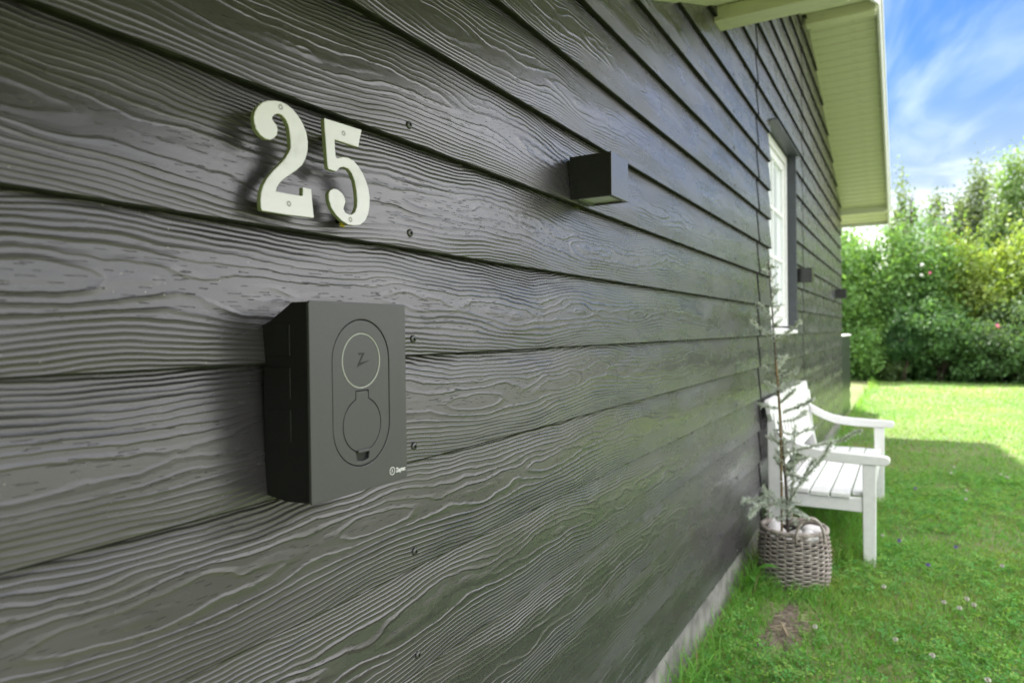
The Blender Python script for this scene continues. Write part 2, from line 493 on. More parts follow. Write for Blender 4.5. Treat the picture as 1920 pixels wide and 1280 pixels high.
# rest of the house body, closed so that light stays out
mb = MB()
mb.box((S_LEFT+0.02, 0.123, 0.0), (S_LEFT+0.2, 8.0, zl-0.01)); mb.box((S_CORNER-0.2, 0.123, 0.0), (S_CORNER-0.001, 8.0, zr-0.02))
mb.prism([(S_LEFT+0.2, 7.9, 0), (S_CORNER-0.2, 7.9, 0), (S_CORNER-0.2, 7.9, zr-0.02), (RIDGE_S, 7.9, RIDGE_Z-0.02), (S_LEFT+0.2, 7.9, zl-0.02)], (0, 0.1, 0))
mb.build('side_wall', plain('side_wall_board', (0.06, 0.06, 0.06), 0.6), house)
MB().box((S_LEFT, 0.022, -0.3), (S_CORNER-0.005, 0.09, Z0+0.03)).build('plinth', M_concrete, house, bevel=0.004)

# --- roof: soffit boards, purlins, bargeboards, covering --------------------
OV = 0.50                               # gable overhang
ROOF_Y1 = 8.4
S_EAVE_R, S_EAVE_L = 9.60, -1.75
def roof_slope(sign):
    """returns (unit vector down the slope in x,z) , length"""
    if sign > 0:
        d = Vector((1, 0, -SL_R)); L = (S_EAVE_R-RIDGE_S)*d.length
    else:
        d = Vector((-1, 0, -SL_L)); L = (RIDGE_S-S_EAVE_L)*d.length
    return d.normalized(), L
apex = Vector((RIDGE_S, 0, RIDGE_Z))
roof_parts = []
for sign in (1, -1):
    d, L = roof_slope(sign)
    nrm = Vector((-d.z*sign, 0, d.x*sign)); nrm = nrm if nrm.z > 0 else -nrm
    # tongue-and-groove boards of the underside, each running from wall to bargeboard
    W = 0.098; k = 0; t = 0.03
    src = None
    while t < L - 0.05:
        w = min(W, L-0.02-t)
        p0 = apex + d*t
        if src is None or w < W:
            mb = MB(); c = 0.009
            prof = [(c, 0), (w-c-0.001, 0), (w-0.001, c), (w-0.001, 0.018), (0, 0.018), (0, c)]
            poly = [apex + d*(a) + nrm*b_ + Vector((0, -OV+0.022, 0)) for a, b_ in prof]
            mb.prism(poly, (0, OV+0.03, 0))
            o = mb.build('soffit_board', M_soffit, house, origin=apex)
            if w == W: src = o
            base = o
        else:
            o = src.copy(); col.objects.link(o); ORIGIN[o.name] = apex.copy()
        jit = nrm*random.uniform(-0.0006, 0.0006)
        o.location = (p0 + jit) - ORIGIN[house.name]
        t += W
    # covering slab over the whole slope
    mb = MB()
    a0, a1 = apex + nrm*0.019, apex + d*L + nrm*0.019
    th = nrm*0.20
    rz = Vector((0, 0, 0.20/ nrm.z))
    mb.prism([a0 + Vector((0, -OV+0.021, 0)), a1 + Vector((0, -OV+0.021, 0)), a1+th + Vector((0, -OV+0.021, 0)), a0 + rz + Vector((0, -OV+0.021, 0))], (0, ROOF_Y1+OV, 0))
    mb.build('roof', M_roof, house)
    # bargeboard on the outer edge
    lo = -0.045
    mb = MB()
    q0, q1 = apex + Vector((0, -OV, lo/nrm.z)), apex + d*(L+0.015) + nrm*lo + Vector((0, -OV, 0))
    mb.prism([q0, q1, q1 + nrm*0.27, q0 + Vector((0, 0, 0.27/nrm.z))], (0, 0.0205, 0))
    mb.build('bargeboard', M_white, house, bevel=0.002)
    # narrow cover strip and drip edge on top of the bargeboard
    mb = MB()
    q0, q1 = apex + Vector((0, -OV-0.016, (lo+0.19)/nrm.z)), apex + d*(L+0.02) + nrm*(lo+0.19) + Vector((0, -OV-0.016, 0))
    mb.prism([q0, q1, q1 + nrm*0.095, q0 + Vector((0, 0, 0.095/nrm.z))], (0, 0.0158, 0))
    mb.build('cover_strip', M_white, house, bevel=0.002)
    # eave board across the low end
    e0 = apex + d*(L-0.02)
    mb = MB(); mb.prism([e0 + nrm*-0.03 + Vector((0, -OV+0.023, 0)), e0 + nrm*0.20 + Vector((0, -OV+0.023, 0)), e0 + d*0.02 + nrm*0.20 + Vector((0, -OV+0.023, 0)), e0 + d*0.02 + nrm*-0.03 + Vector((0, -OV+0.023, 0))], (0, ROOF_Y1+OV-0.03, 0))
    mb.build('eave_board', M_white, house)
def purlin(s0, s1, ztop0, hgt, name='purlin'):
    mb = MB(); sl = -SL_R if s0 > RIDGE_S-0.2 else SL_L
    z1 = ztop0 + sl*(s1-s0)
    mb.prism([(s0, -OV+0.0235, ztop0-hgt), (s1, -OV+0.0235, ztop0-hgt), (s1, -OV+0.0235, z1), (s0, -OV+0.0235, ztop0)], (0, OV+0.03, 0))
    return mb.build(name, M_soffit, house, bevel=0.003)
zs = lambda s: (RIDGE_Z - SL_L*(RIDGE_S-s)) if s < RIDGE_S else (RIDGE_Z - SL_R*(s-RIDGE_S))
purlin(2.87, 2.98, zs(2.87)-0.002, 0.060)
# ridge beam
mb = MB(); a = RIDGE_S-0.06; b = RIDGE_S+0.055
mb.prism([(a, -OV+0.0235, RIDGE_Z-0.105), (b, -OV+0.0235, RIDGE_Z-0.105), (b, -OV+0.0235, zs(b)-0.002), (RIDGE_S, -OV+0.0235, RIDGE_Z-0.004), (a, -OV+0.0235, zs(a)-0.002)], (0, OV+0.03, 0))
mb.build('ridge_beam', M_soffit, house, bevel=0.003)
p0_ = S_CORNER+0.03
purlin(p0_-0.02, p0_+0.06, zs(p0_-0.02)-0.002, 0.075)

# --- window ------------------------------------------------------------------
wy = 0.045
win_parts = MB()
def win_box(name, a, b, mat, parent=house, bev=0.002):
    return MB().box(a, b).build(name, mat, parent, bevel=bev)
window = MB()
fw = 0.055
window.box((WIN0+0.002, wy, WZ0+0.045), (WIN0+fw, wy+0.07, WZ1-0.02))
window.box((WIN1-fw, wy, WZ0+0.045), (WIN1-0.014, wy+0.07, WZ1-0.02))
window.box((WIN0+fw, wy+0.001, WZ1-0.02-fw), (WIN1-fw, wy+0.07, WZ1-0.021))
window.box((WIN0+fw, wy+0.001, WZ0+0.046), (WIN1-fw, wy+0.07, WZ0+0.045+fw))
win = window.build('window', M_white, house, bevel=0.003)
s0, s1, q0, q1 = WIN0+fw+0.004, WIN1-fw-0.004, WZ0+0.045+fw+0.004, WZ1-0.02-fw-0.004
sw = 0.05
mb = MB()
mb.box((s0, wy+0.012, q0), (s0+sw, wy+0.055, q1)); mb.box((s1-sw, wy+0.012, q0), (s1, wy+0.055, q1))
mb.box((s0+sw, wy+0.0125, q1-sw), (s1-sw, wy+0.055, q1-0.0005)); mb.box((s0+sw, wy+0.0125, q0+0.0005), (s1-sw, wy+0.055, q0+0.075))
mb.build('sash', M_white, win, bevel=0.004)
mid = (s0+s1)/2; pz0, pz1 = q0+0.075, q1-sw
rows_z = [pz0 + (pz1-pz0)*k/3 for k in range(4)]
for k in (1, 2):
    win_box('glazing_bar', (s0+sw, wy+0.018, rows_z[k]-0.012), (s1-sw, wy+0.05, rows_z[k]+0.012), M_white, win)
win_box('glazing_bar', (mid-0.012, wy+0.0185, pz0), (mid+0.012, wy+0.0495, pz1), M_white, win)
for k in range(3):
    for a, b in ((s0+sw, mid-0.012), (mid+0.012, s1-sw)):
        win_box('pane', (a, wy+0.031, rows_z[k]+(0.012 if k else 0)), (b, wy+0.035, rows_z[k+1]-(0.012 if k < 2 else 0)), M_pane, win, 0)
mb = MB(); N_ = 60
vs = []; 
for i in range(N_+1):
    x = WIN0+0.02+(WIN1-WIN0-0.04)*i/N_; yy = wy+0.10+0.012*math.sin(i*1.3)+0.006*math.sin(i*0.5)
    vs += [(x, yy, WZ0), (x, yy, WZ1)]
mb.add(vs, [(2*i, 2*i+2, 2*i+3, 2*i+1) for i in range(N_)], True)
mb.build('curtain', M_curtain, win)
mb = MB()
mb.prism([(WIN0+0.002, wy+0.06, WZ0+0.044), (WIN0+0.002, -0.018, WZ0+0.018), (WIN0+0.002, -0.018, WZ0-0.004), (WIN0+0.002, wy+0.06, WZ0+0.012)], (WIN1-WIN0-0.016, 0, 0))
mb.build('window_sill', M_white, win, bevel=0.003)
mb = MB()                               # dark metal lining on far reveal and head
mb.box((WIN1-0.0135, -0.014, WZ0), (WIN1-0.0005, wy+0.06, WZ1-0.013)); 
mb.build('reveal_lining', M_trim, win, bevel=0.0015)
mb = MB(); mb.prism([(WIN0-0.02, wy+0.06, WZ1+0.002), (WIN0-0.02, -0.035, WZ1-0.012), (WIN0-0.02, -0.035, WZ1-0.016), (WIN0-0.02, wy+0.06, WZ1-0.012)], (WIN1-WIN0+0.04, 0, 0))
mb.build('head_flashing', M_trim, win)

# ----------------------------------------------------------------------------
# ground: lawn sheet, bare soil, grass blades, clover
# ----------------------------------------------------------------------------
n = NT('lawn_ground'); p = n.pos()
a = n.noise(p, 0.55, 5, 0.62); b = n.noise(p, 9.0, 5, 0.7); c3 = n.noise(p, 55.0, 3, 0.7)
cg = n.mix(n.ramp(a, 0.40, 0.66), (0.140, 0.200, 0.078), (0.225, 0.250, 0.120))
cg = n.mix(n.ramp(b, 0.42, 0.72, 0, 0.7), cg, (0.22, 0.22, 0.10))
cg = n.mix(n.ramp(c3, 0.45, 0.7, 0, 0.6), cg, (0.070, 0.130, 0.032))
gx, gy, gz = n.sep(p)
strp = n.noise(n.xyz(n.m('MULTIPLY', gx, 1.1), n.m('MULTIPLY', gy, 0.12), 0.0), 1, 3, 0.5)
cg = n.mix(n.ramp(strp, 0.52, 0.68, 0, 0.55), cg, (0.235, 0.20, 0.085))
n.set(color=cg, rough=0.95, spec=0.15, normal=n.bump(c3, 0.02))
M_lawn = n.mat
mb = MB(); 
mb.add([(-1500, -1500, 0), (1500, -1500, 0), (1500, 1500, 0), (-1500, 1500, 0)], [(0, 1, 2, 3)])
tag(mb.build('ground', M_lawn), kind='structure')

# gravel drive for the charging box, unseen; added to keep the wall light neutral
n = NT('gravel'); p = n.pos()
g1 = n.noise(p, 70, 4, 0.75); g2 = n.noise(p, 1.2, 4, 0.6)
gc = n.mix(n.ramp(g1, 0.3, 0.7), (0.05, 0.05, 0.05), (0.12, 0.118, 0.115))
gc = n.mix(n.ramp(g2, 0.4, 0.7, 0, 0.4), gc, (0.07, 0.068, 0.065))
n.set(color=gc, rough=0.9, spec=0.2, normal=n.bump(g1, 0.02))
mb = MB(); E0 = []; E1 = []
for k in range(61):
    x_ = -16 + 30*k/60
    E0.append((x_, -2.95-0.05*math.sin(x_*1.9)-0.04*math.sin(x_*4.3)-max(0, x_-7)*0.16, 0.004)); E1.append((x_, -9.4+0.08*math.sin(x_*1.3)-max(0, x_-9)*0.1, 0.004))
mb.add(E0+E1, [(k+61, k+62, k+1, k) for k in range(60)])
tag(mb.build('added_gravel_drive', n.mat), kind='structure')

n = NT('bare_soil'); p = n.pos()
so = n.noise(p, 40, 5, 0.7)
n.set(color=n.mix(n.ramp(so, 0.3, 0.7), (0.085, 0.068, 0.050), (0.27, 0.23, 0.18)), rough=0.95, spec=0.1, normal=n.bump(n.noise(p, 90, 4, 0.7), 0.012))
M_soil = n.mat
SOIL = (2.91, -0.235, 0.27, 0.085)      # centre x, y, half length, half width
mb = MB(); vs = [(SOIL[0], SOIL[1], 0.006)]; K = 40
for ring_, f_ in ((1, 0.55), (2, 1.0)):
    for k in range(K):
        a_ = 2*math.pi*k/K; wob = 0.86+0.20*math.sin(3*a_+1)+0.15*math.sin(5*a_+2)+0.12*math.sin(9*a_)+0.08*math.sin(17*a_+2)
        vs.append((SOIL[0]+SOIL[2]*f_*wob*math.cos(a_), SOIL[1]+SOIL[3]*f_*wob*math.sin(a_), 0.006 if ring_ == 1 else 0.003))
fs = [(0, 1+k, 1+(k+1) % K) for k in range(K)] + [(1+k, 1+K+k, 1+K+(k+1) % K, 1+(k+1) % K) for k in range(K)]
mb.add(vs, fs, True)
tag(mb.build('soil_patch', M_soil), kind='structure')

def leaf_material(name, rough=0.55, transl=0.35, spec=0.35):
    n = NT(name)
    at = n.t.nodes.new('ShaderNodeAttribute'); at.attribute_name = 'Col'
    tr = n.t.nodes.new('ShaderNodeBsdfTranslucent'); ms = n.t.nodes.new('ShaderNodeMixShader')
    tc_ = n.mix(1.0, at.outputs['Color'], (1.25, 1.2, 0.55), 'MULTIPLY')
    n.set(color=at.outputs['Color'], rough=rough, spec=spec)
    n.put(tr.inputs[0], tc_); ms.inputs[0].default_value = transl
    n.t.links.new(n.b.outputs[0], ms.inputs[1]); n.t.links.new(tr.outputs[0], ms.inputs[2])
    n.t.links.new(ms.outputs[0], n.out.inputs[0])
    return n.mat
M_grass = leaf_material('grass_blade', 0.6, 0.48, 0.25)
M_leaf = leaf_material('tree_leaf', 0.5, 0.46, 0.35)
M_needle = leaf_material('needle', 0.6, 0.15, 0.25)

def vnoise(x, y, sc_, seed):
    """cheap smooth value noise for scattering"""
    r_ = np.random.default_rng(seed); g = r_.random((64, 64))
    u, v = x/sc_, y/sc_
    i, j = np.floor(u).astype(int), np.floor(v).astype(int); fu, fv = u-i, v-j
    fu, fv = fu*fu*(3-2*fu), fv*fv*(3-2*fv)
    G = lambda a, b: g[a % 64, b % 64]
    return (G(i, j)*(1-fu)+G(i+1, j)*fu)*(1-fv)+(G(i, j+1)*(1-fu)+G(i+1, j+1)*fu)*fv

def soil_f(x, y):
    return ((x-SOIL[0])/SOIL[2])**2 + ((y-SOIL[1])/SOIL[3])**2
BASKET = Vector((3.46, -0.198, 0.0))
def blades(x0, x1, y0, y1, dens, hmean, wmean, tall=True):
    N = int((x1-x0)*(y1-y0)*dens)
    x = rng.uniform(x0, x1, N); y = rng.uniform(y0, y1, N)
    keep = (y < 0.005) & (soil_f(x, y) > rng.uniform(0.05, 1.7, N))
    keep &= ((x-BASKET.x)**2+(y-BASKET.y)**2) > 0.155**2
    cover = vnoise(x, y, 0.22, 3)*0.6+vnoise(x, y, 0.07, 4)*0.4
    keep &= cover > rng.uniform(-0.25, 0.42, N)
    x, y = x[keep], y[keep]; N = len(x)
    lush = vnoise(x, y, 0.45, 7)*0.6+vnoise(x, y, 0.15, 8)*0.4
    h = hmean*rng.uniform(0.55, 1.45, N)*(0.6+0.8*lush)
    if tall:
        edge = np.exp(-(np.abs(y)/0.12)**2)*(x > 3.05)*0.9 + np.exp(-(((x-BASKET.x)**2+(y-BASKET.y)**2)/0.27**2))*1.1
        edge += np.exp(-((np.abs(y+0.28)/0.24)**4))*(x > 3.75)*(x < 5.5)*1.8 + np.exp(-(np.abs(y)/0.09)**2)*1.3
        h *= 1+edge*(0.7+1.7*rng.random(N))
    w = wmean*rng.uniform(0.6, 1.4, N)
    az = rng.uniform(0, 2*np.pi, N); lean = rng.uniform(0.3, 1.5, N)*h
    ta = rng.uniform(0, 2*np.pi, N)
    dx, dy = np.cos(az), np.sin(az); tx, ty = np.cos(ta)*w*0.5, np.sin(ta)*w*0.5
    V = np.zeros((N, 5, 3), np.float32)
    V[:, 0] = np.stack([x-tx, y-ty, np.zeros(N)], 1); V[:, 1] = np.stack([x+tx, y+ty, np.zeros(N)], 1)
    mxx, myy, mz = x+dx*lean*0.35, y+dy*lean*0.35, h*0.62
    V[:, 2] = np.stack([mxx+tx*0.8, myy+ty*0.8, mz], 1); V[:, 3] = np.stack([mxx-tx*0.8, myy-ty*0.8, mz], 1)
    V[:, 4] = np.stack([x+dx*lean, y+dy*lean, h*0.86], 1)
    # keep blades outside the wall
    V[:, :, 1] = np.minimum(V[:, :, 1], 0.018)
    yel = np.clip(vnoise(x, y, 0.6, 11)*1.2+rng.normal(0, 0.22, N)-0.35-0.5*lush, 0, 1)
    c0 = np.array([0.165, 0.385, 0.075]); c1 = np.array([0.35, 0.42, 0.13]); cd = np.array([0.27, 0.23, 0.11])
    cc = c0+(c1-c0)*yel[:, None]
    dry = (rng.random(N) < 0.05+0.10*yel)[:, None]
    cc = np.where(dry, cd, cc)*rng.uniform(0.72, 1.3, (N, 1))
    return V.reshape(-1, 3), np.repeat(cc, 5, 0), N
vs, cs, cnt = [], [], 0
for args in ((1.7, 4.4, -1.7, 0.0, 9500, 0.026, 0.0036), (4.4, 7.6, -2.6, 0.0, 3600, 0.026, 0.0046), (7.6, 12.5, -4.6, 0.0, 1000, 0.026, 0.008), (12.5, 19.0, -6.0, 1.5, 330, 0.028, 0.014)):
    V, C, N = blades(*args); vs.append(V); cs.append(C); cnt += N
b_ = np.arange(cnt)[:, None]*5
grass = np_mesh('grass', np.concatenate(vs), b_+np.array([[0, 1, 2, 3]]), b_+np.array([[3, 2, 4]]), M_grass, np.concatenate(cs))
tag(grass, 'short green lawn grass with dry yellowish patches', 'grass', kind='stuff')

# clover: trifoliate leaves in patches
def clover(N):
    x = rng.uniform(1.9, 6.5, N); y = rng.uniform(-2.3, -0.03, N)
    pat = vnoise(x, y, 0.40, 21)*0.6+vnoise(x, y, 0.13, 22)*0.4
    keep = (pat > rng.uniform(0.22, 0.68, N)) & (soil_f(x, y) > 1.0) & (((x-BASKET.x)**2+(y-BASKET.y)**2) > 0.18**2)
    x, y = x[keep], y[keep]; N = len(x)
    z = rng.uniform(0.012, 0.052, N); r = rng.uniform(0.009, 0.017, N); a0 = rng.uniform(0, 2*np.pi, N)
    tiltx, tilty = rng.normal(0, 0.35, N), rng.normal(0, 0.35, N)
    V = []
    for k in range(3):
        a = a0+k*2*np.pi/3
        for (rr, da) in ((0.1, 0), (0.8, -0.42), (1.15, -0.22), (1.05, 0.0), (1.15, 0.22), (0.8, 0.42)):
            ox, oy = np.cos(a+da)*r*rr, np.sin(a+da)*r*rr
            V.append(np.stack([x+ox, y+oy, z+ox*tiltx+oy*tilty+0.25*r*(abs(da) > 0.1)], 1))
    V = np.stack(V, 1)
    mixc = rng.random((N, 1))**1.6; c = (np.array([0.105, 0.33, 0.085])*(1-mixc)+np.array([0.27, 0.42, 0.10])*mixc)*rng.uniform(0.7, 1.35, (N, 1))
    return V.reshape(-1, 3), np.repeat(c, 18, 0), N
V, C, N = clover(36000)
b_ = (np.arange(N)[:, None, None]*18+np.arange(3)[None, :, None]*6).reshape(-1, 1)
cl = np_mesh('clover', V, np.concatenate([b_+np.array([[0, 1, 2, 3]]), b_+np.array([[0, 3, 4, 5]])]), np.zeros((0, 3), int), M_grass, C)
tag(cl, 'low clover leaves spreading through the lawn beside the basket', 'clover', kind='stuff')

# white clover heads and a few violet self-heal heads
M_flower = plain('clover_flower_white', (0.72, 0.70, 0.62), 0.7, 0.2, 0.3, 200)
M_violet = plain('violet_flower', (0.28, 0.20, 0.50), 0.7, 0.2, 0.3, 200)
M_stalk = plain('flower_stalk', (0.06, 0.14, 0.03), 0.7)
def flower_head(name, x, y, z, r, mat, label, group):
    root = empty(name, (x, y, 0), label, 'flower', group)
    mb = MB(); 
    for k in range(46):
        ph = math.acos(1-2*(k+0.5)/46*0.86); th = k*2.39996
        d = Vector((math.sin(ph)*math.cos(th), math.sin(ph)*math.sin(th), math.cos(ph)))
        s_ = d.orthogonal().normalized()*r*0.26; c = Vector((x, y, z))
        mb.add([c+d*r*0.3-s_*0.5, c+d*r*0.3+s_*0.5, c+d*r*1.0+s_, c+d*r*1.12, c+d*r*1.0-s_], [(0, 1, 2, 3, 4)])
    mb.build('flower_head', mat, root)
    MB().tube([(x, y, 0), (x+0.004, y, z*0.5), (x, y, z)], 0.001, 5).build('stalk', M_stalk, root)
for px, py in ((1657,1099),(1770,1128),(1799,1139),(1813,1122),(1826,1133),(1528,1174),(1679,1198),(1748,1228),(1852,1274),(1879,1060),(1811,935),(1789,875),(1783,886),(1876,888),(1886,893),(1890,895),(1812,919),(1655,1003)):
    v = ray(px, py); t = (0.055-CAM_H)/v.z; P_ = CAM + v*t
    flower_head('clover_flower', P_.x, P_.y, 0.055, 0.0085, M_flower, 'small round white clover flower standing in the shaded lawn', 'white clover flowers')
for px, py in ((1716,915),(1740,1058),(1792,1025),(1686,1013)):
    v = ray(px, py); t = (0.06-CAM_H)/v.z; P_ = CAM + v*t
    flower_head('violet_flower', P_.x, P_.y, 0.06, 0.009, M_violet, 'small violet flower head standing in the shaded lawn', 'violet lawn flowers')

# broad-leaved weeds at the plinth
def weed(x, y, leaves, label):
    root = empty('broadleaf_weed', (x, y, 0), label, 'plant', 'broad-leaved weeds along the plinth')
    for (az, L, w, el, g_) in leaves:
        n_ = 8; vs = []; d = Vector((math.cos(az), math.sin(az), 0)); sd = Vector((-math.sin(az), math.cos(az), 0))
        for i in range(n_+1):
            t = i/n_; e = el*(1-0.55*t*t); ww = w*math.sin(math.pi*min(1, t*0.93+0.07))**0.8*(1 if t > 0.12 else 0.35)
            c = Vector((x, y, 0.01)) + d*(L*t*math.cos(e)*0.8) + Vector((0, 0, 1))*(L*t*math.sin(e))
            rp = 0.004*math.sin(i*2.1)
            for q in (-1, 0, 1): vs.append(c + sd*(ww*q) + Vector((0, 0, 0.25*ww*abs(q)+rp*q)))
        mb = MB(); mb.add(vs, [(3*i+j, 3*i+j+1, 3*i+j+4, 3*i+j+3) for i in range(n_) for j in (0, 1)], True)
        o = mb.build('leaf', M_leaf, root)
        at = o.data.color_attributes.new('Col', 'FLOAT_COLOR', 'POINT')
        for q in range(len(vs)): at.data[q].color = (0.075*g_, 0.20*g_, 0.035*g_, 1)
weed(3.20, -0.045, [(rad(-75), 0.20, 0.030, 1.40, 1.5), (rad(-160), 0.19, 0.024, 1.15, 1.4), (rad(-40), 0.14, 0.02, 0.8, 1.2), (rad(170), 0.13, 0.018, 0.8, 1.2), (rad(-110), 0.12, 0.018, 0.7, 1.2)], 'pale green broad-leaved weed with upright leaves between plinth and basket')
weed(2.32, -0.075, [(rad(-90), 0.05, 0.013, 0.7, 0.8), (rad(-30), 0.055, 0.014, 0.6, 0.75), (rad(-150), 0.05, 0.013, 0.5, 0.8), (rad(30), 0.05, 0.012, 0.6, 0.7), (rad(200), 0.045, 0.012, 0.8, 0.8)], 'small round-leaved weed rosette in the thin grass at the plinth')
weed(3.62, -0.03, [(rad(-110), 0.12, 0.014, 1.3, 1.1), (rad(-60), 0.10, 0.012, 1.0, 1.0)], 'bright leafy weed squeezed between wall and basket rim')

# loose dry straws over the bare patch
mb = MB()
for k in range(34):
    c = Vector((SOIL[0]+random.gauss(0, 0.16), SOIL[1]+random.gauss(0, 0.075), 0.008+random.random()*0.010)); a_ = random.uniform(0, 6.28); L = random.uniform(0.02, 0.065)
    d = Vector((math.cos(a_), math.sin(a_), random.gauss(0, 0.15)))*L*0.5
    if c.y + abs(d.y) < 0: mb.tube([c-d, c+Vector((random.gauss(0, 0.006), random.gauss(0, 0.006), 0.004)), c+d], 0.0009, 4)
st_ = mb.build('dry_straw', plain('straw', (0.50, 0.43, 0.28), 0.8, 0.2))
tag(st_, 'loose dry straws scattered over the bare soil patch', 'straw', kind='stuff')
M_twig = plain('dry_twig', (0.42, 0.34, 0.22), 0.8)
P1, P2 = Vector((2.90, -0.222, 0.02)), Vector((2.80, -0.262, 0.018))
tw = MB().tube([P1, (P1+P2)/2+Vector((0, 0.002, 0.004)), P2], [0.0035, 0.0032, 0.0028], 7).build('twig', M_twig)
tag(tw, 'dry straw coloured twig lying on the bare soil', 'twig')

# ----------------------------------------------------------------------------
# house number digits (outline points read in the photograph, set on the wall)
# ----------------------------------------------------------------------------
M_digit = painted_wood('weathered_white_digit', (0.76, 0.75, 0.80), (0.44, 0.44, 0.43), 0.45, 0.75)
M_digit_edge = plain('digit_edge_green_bounce', (0.36, 0.40, 0.25), 0.6, 0.3, 0.3, 40)  # yellow-green edges: light bounced up from the lawn, put into the colour
M_dscrew = plain('digit_screw', (0.30, 0.31, 0.27), 0.4, 0.5, 0.3, 400, metal=0.5)
two = [(165,270),(175,225),(200,180),(240,145),(290,130),(345,130),(400,140),(450,165),(500,205),(545,260),(585,325),(615,400),(630,480),(628,560),(610,630),(580,685),(530,730),(470,770),(420,805),(385,840),(362,880),(355,908),(460,928),(568,946),(585,944),(585,874),(658,888),(668,1000),(682,1138),(450,1110),(235,1075),(225,1050),(222,980),(230,910),(250,850),(280,795),(330,735),(390,675),(435,625),(465,575),(480,540),(480,480),(472,400),(460,340),(440,295),(405,255),(370,243),(340,255),(325,275),(325,295),(345,320),(365,350),(372,385),(365,425),(340,455),(305,470),(265,460),(220,425),(185,375),(168,320)]
five = [(768,280),(1092,382),(1075,455),(1062,533),(860,467),(862,540),(868,612),(882,626),(930,612),(975,620),(1020,645),(1060,690),(1095,745),(1125,810),(1148,880),(1160,960),(1158,1040),(1145,1110),(1120,1160),(1080,1195),(1030,1203),(975,1195),(920,1160),(870,1110),(830,1050),(810,985),(806,930),(820,900),(850,885),(885,892),(920,920),(945,960),(952,1000),(940,1040),(935,1060),(950,1090),(980,1107),(1010,1105),(1035,1085),(1050,1040),(1052,980),(1045,900),(1030,820),(1005,755),(975,715),(935,700),(905,705),(885,725),(872,740),(840,730),(805,718),(797,690),(790,600),(780,470),(770,350)]
DZ = 4.5725
def digit(name, pts, screws, label):
    out = 0.0215
    P_ = [on_wall(440+x/DZ, 160+y/DZ, out) for x, y in pts]
    c = sum(P_, Vector())/len(P_); c.y = 0
    root = empty(name, c, label, 'house number', 'house number digits')
    mb = MB()
    mb.prism(P_, (0, 0.007, 0))
    n_ = len(P_)
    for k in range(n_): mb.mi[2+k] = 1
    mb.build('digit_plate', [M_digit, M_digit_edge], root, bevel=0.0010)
    for sx, sy in screws:
        q = on_wall(440+sx/DZ, 160+sy/DZ, out)
        m2 = MB(); K = 14; r = 0.0035
        m2.add([(q.x+r*math.cos(2*math.pi*k/K), q.y-0.0003, q.z+r*math.sin(2*math.pi*k/K)) for k in range(K)] + [(q.x+r*0.55*math.cos(2*math.pi*k/K), q.y-0.0008, q.z+r*0.55*math.sin(2*math.pi*k/K)) for k in range(K)] + [(q.x, q.y+0.0012, q.z)],
               [(k, (k+1) % K, K+(k+1) % K, K+k) for k in range(K)] + [(K+k, K+(k+1) % K, 2*K) for k in range(K)], True)
        m2.build('screw', M_dscrew, root)
        MB().tube([(q.x, q.y+0.0065, q.z), (q.x, 0.014, q.z)], 0.004, 8).build('spacer', M_screwhole, root)
    return root
digit('digit_two', two, [(395,187),(465,1015)], 'white painted number two screwed to the dark siding')
digit('digit_five', five, [(933,412),(992,1150)], 'white painted number five screwed to the dark siding')
M_yellow = plain('yellow_leaf', (0.55, 0.42, 0.02), 0.5)
q = on_wall(440+925/DZ, 160+1190/DZ, 0.010)
lf = MB(); lf.add([q+Vector((-0.004, 0, 0.003)), q+Vector((0.001, -0.003, 0.005)), q+Vector((0.005, 0, 0.002)), q+Vector((0.002, -0.002, -0.004)), q+Vector((-0.003, 0.001, -0.003))], [(0, 1, 2, 3, 4)], True)
lf.add([q+Vector((-0.004, 0.002, 0.003)), q+Vector((0.001, 0.001, 0.005)), q+Vector((0.005, 0.002, 0.002)), q+Vector((0.002, 0.0, -0.004)), q+Vector((-0.003, 0.003, -0.003))], [(4, 3, 2, 1, 0)], True)
tag(lf.build('fallen_leaf', M_yellow), 'tiny yellow leaf caught under the white number five', 'leaf')

# ----------------------------------------------------------------------------
# charging box
# ----------------------------------------------------------------------------
n = NT('charger_front'); p = n.coord('Object')
n.set(color=(0.056, 0.055, 0.059), rough=0.36, spec=0.5, normal=n.bump(n.noise(p, 900, 2, 0.6), 0.00025))
M_cface = n.mat
n = NT('charger_body'); p = n.coord('Object')
n.set(color=(0.008, 0.008, 0.0085), rough=0.5, spec=0.4, normal=n.bump(n.noise(p, 700, 2, 0.6), 0.0002))
M_cbody = n.mat
M_ring = plain('status_ring', (0.42, 0.44, 0.39), 0.3, 0.5, 0.05)
M_black = plain('print_black', (0.006, 0.006, 0.006), 0.4, 0.4)
M_print = plain('print_white', (0.75, 0.75, 0.74), 0.5, 0.3)
CX0, CX1, CZ0, CZ1 = 0.557, 0.729, CAM_H-0.1945, CAM_H+0.0395
CF = -0.075                             # front face plane
charger = empty('charging_box', ((CX0+CX1)/2, 0, CZ0), 'dark grey electric car charging box with round socket lid and pale ring on the siding', 'charging box')
# body: tapers to the wall at top and bottom
pr = [(CF+0.0045, CZ0+0.001), (-0.030, CZ0-0.001), (0.004, CZ0+0.004), (0.004, CZ1-0.026), (-0.008, CZ1-0.022), (CF+0.030, CZ1-0.001), (CF+0.0045, CZ1-0.001)]
bd = MB().prism([(CX0+0.0015, y_, z_) for y_, z_ in pr], (CX1-CX0-0.003, 0, 0)).build('body', M_cbody, charger, bevel=0.0015)
for zz_ in (CZ1-0.045, CZ1-0.095, CZ1-0.145):
    MB().box((CX0+0.0006, -0.042, zz_-0.0185), (CX0+0.0035, 0.0, zz_+0.0185)).build('side_rib', M_cbody, bd, bevel=0.001)
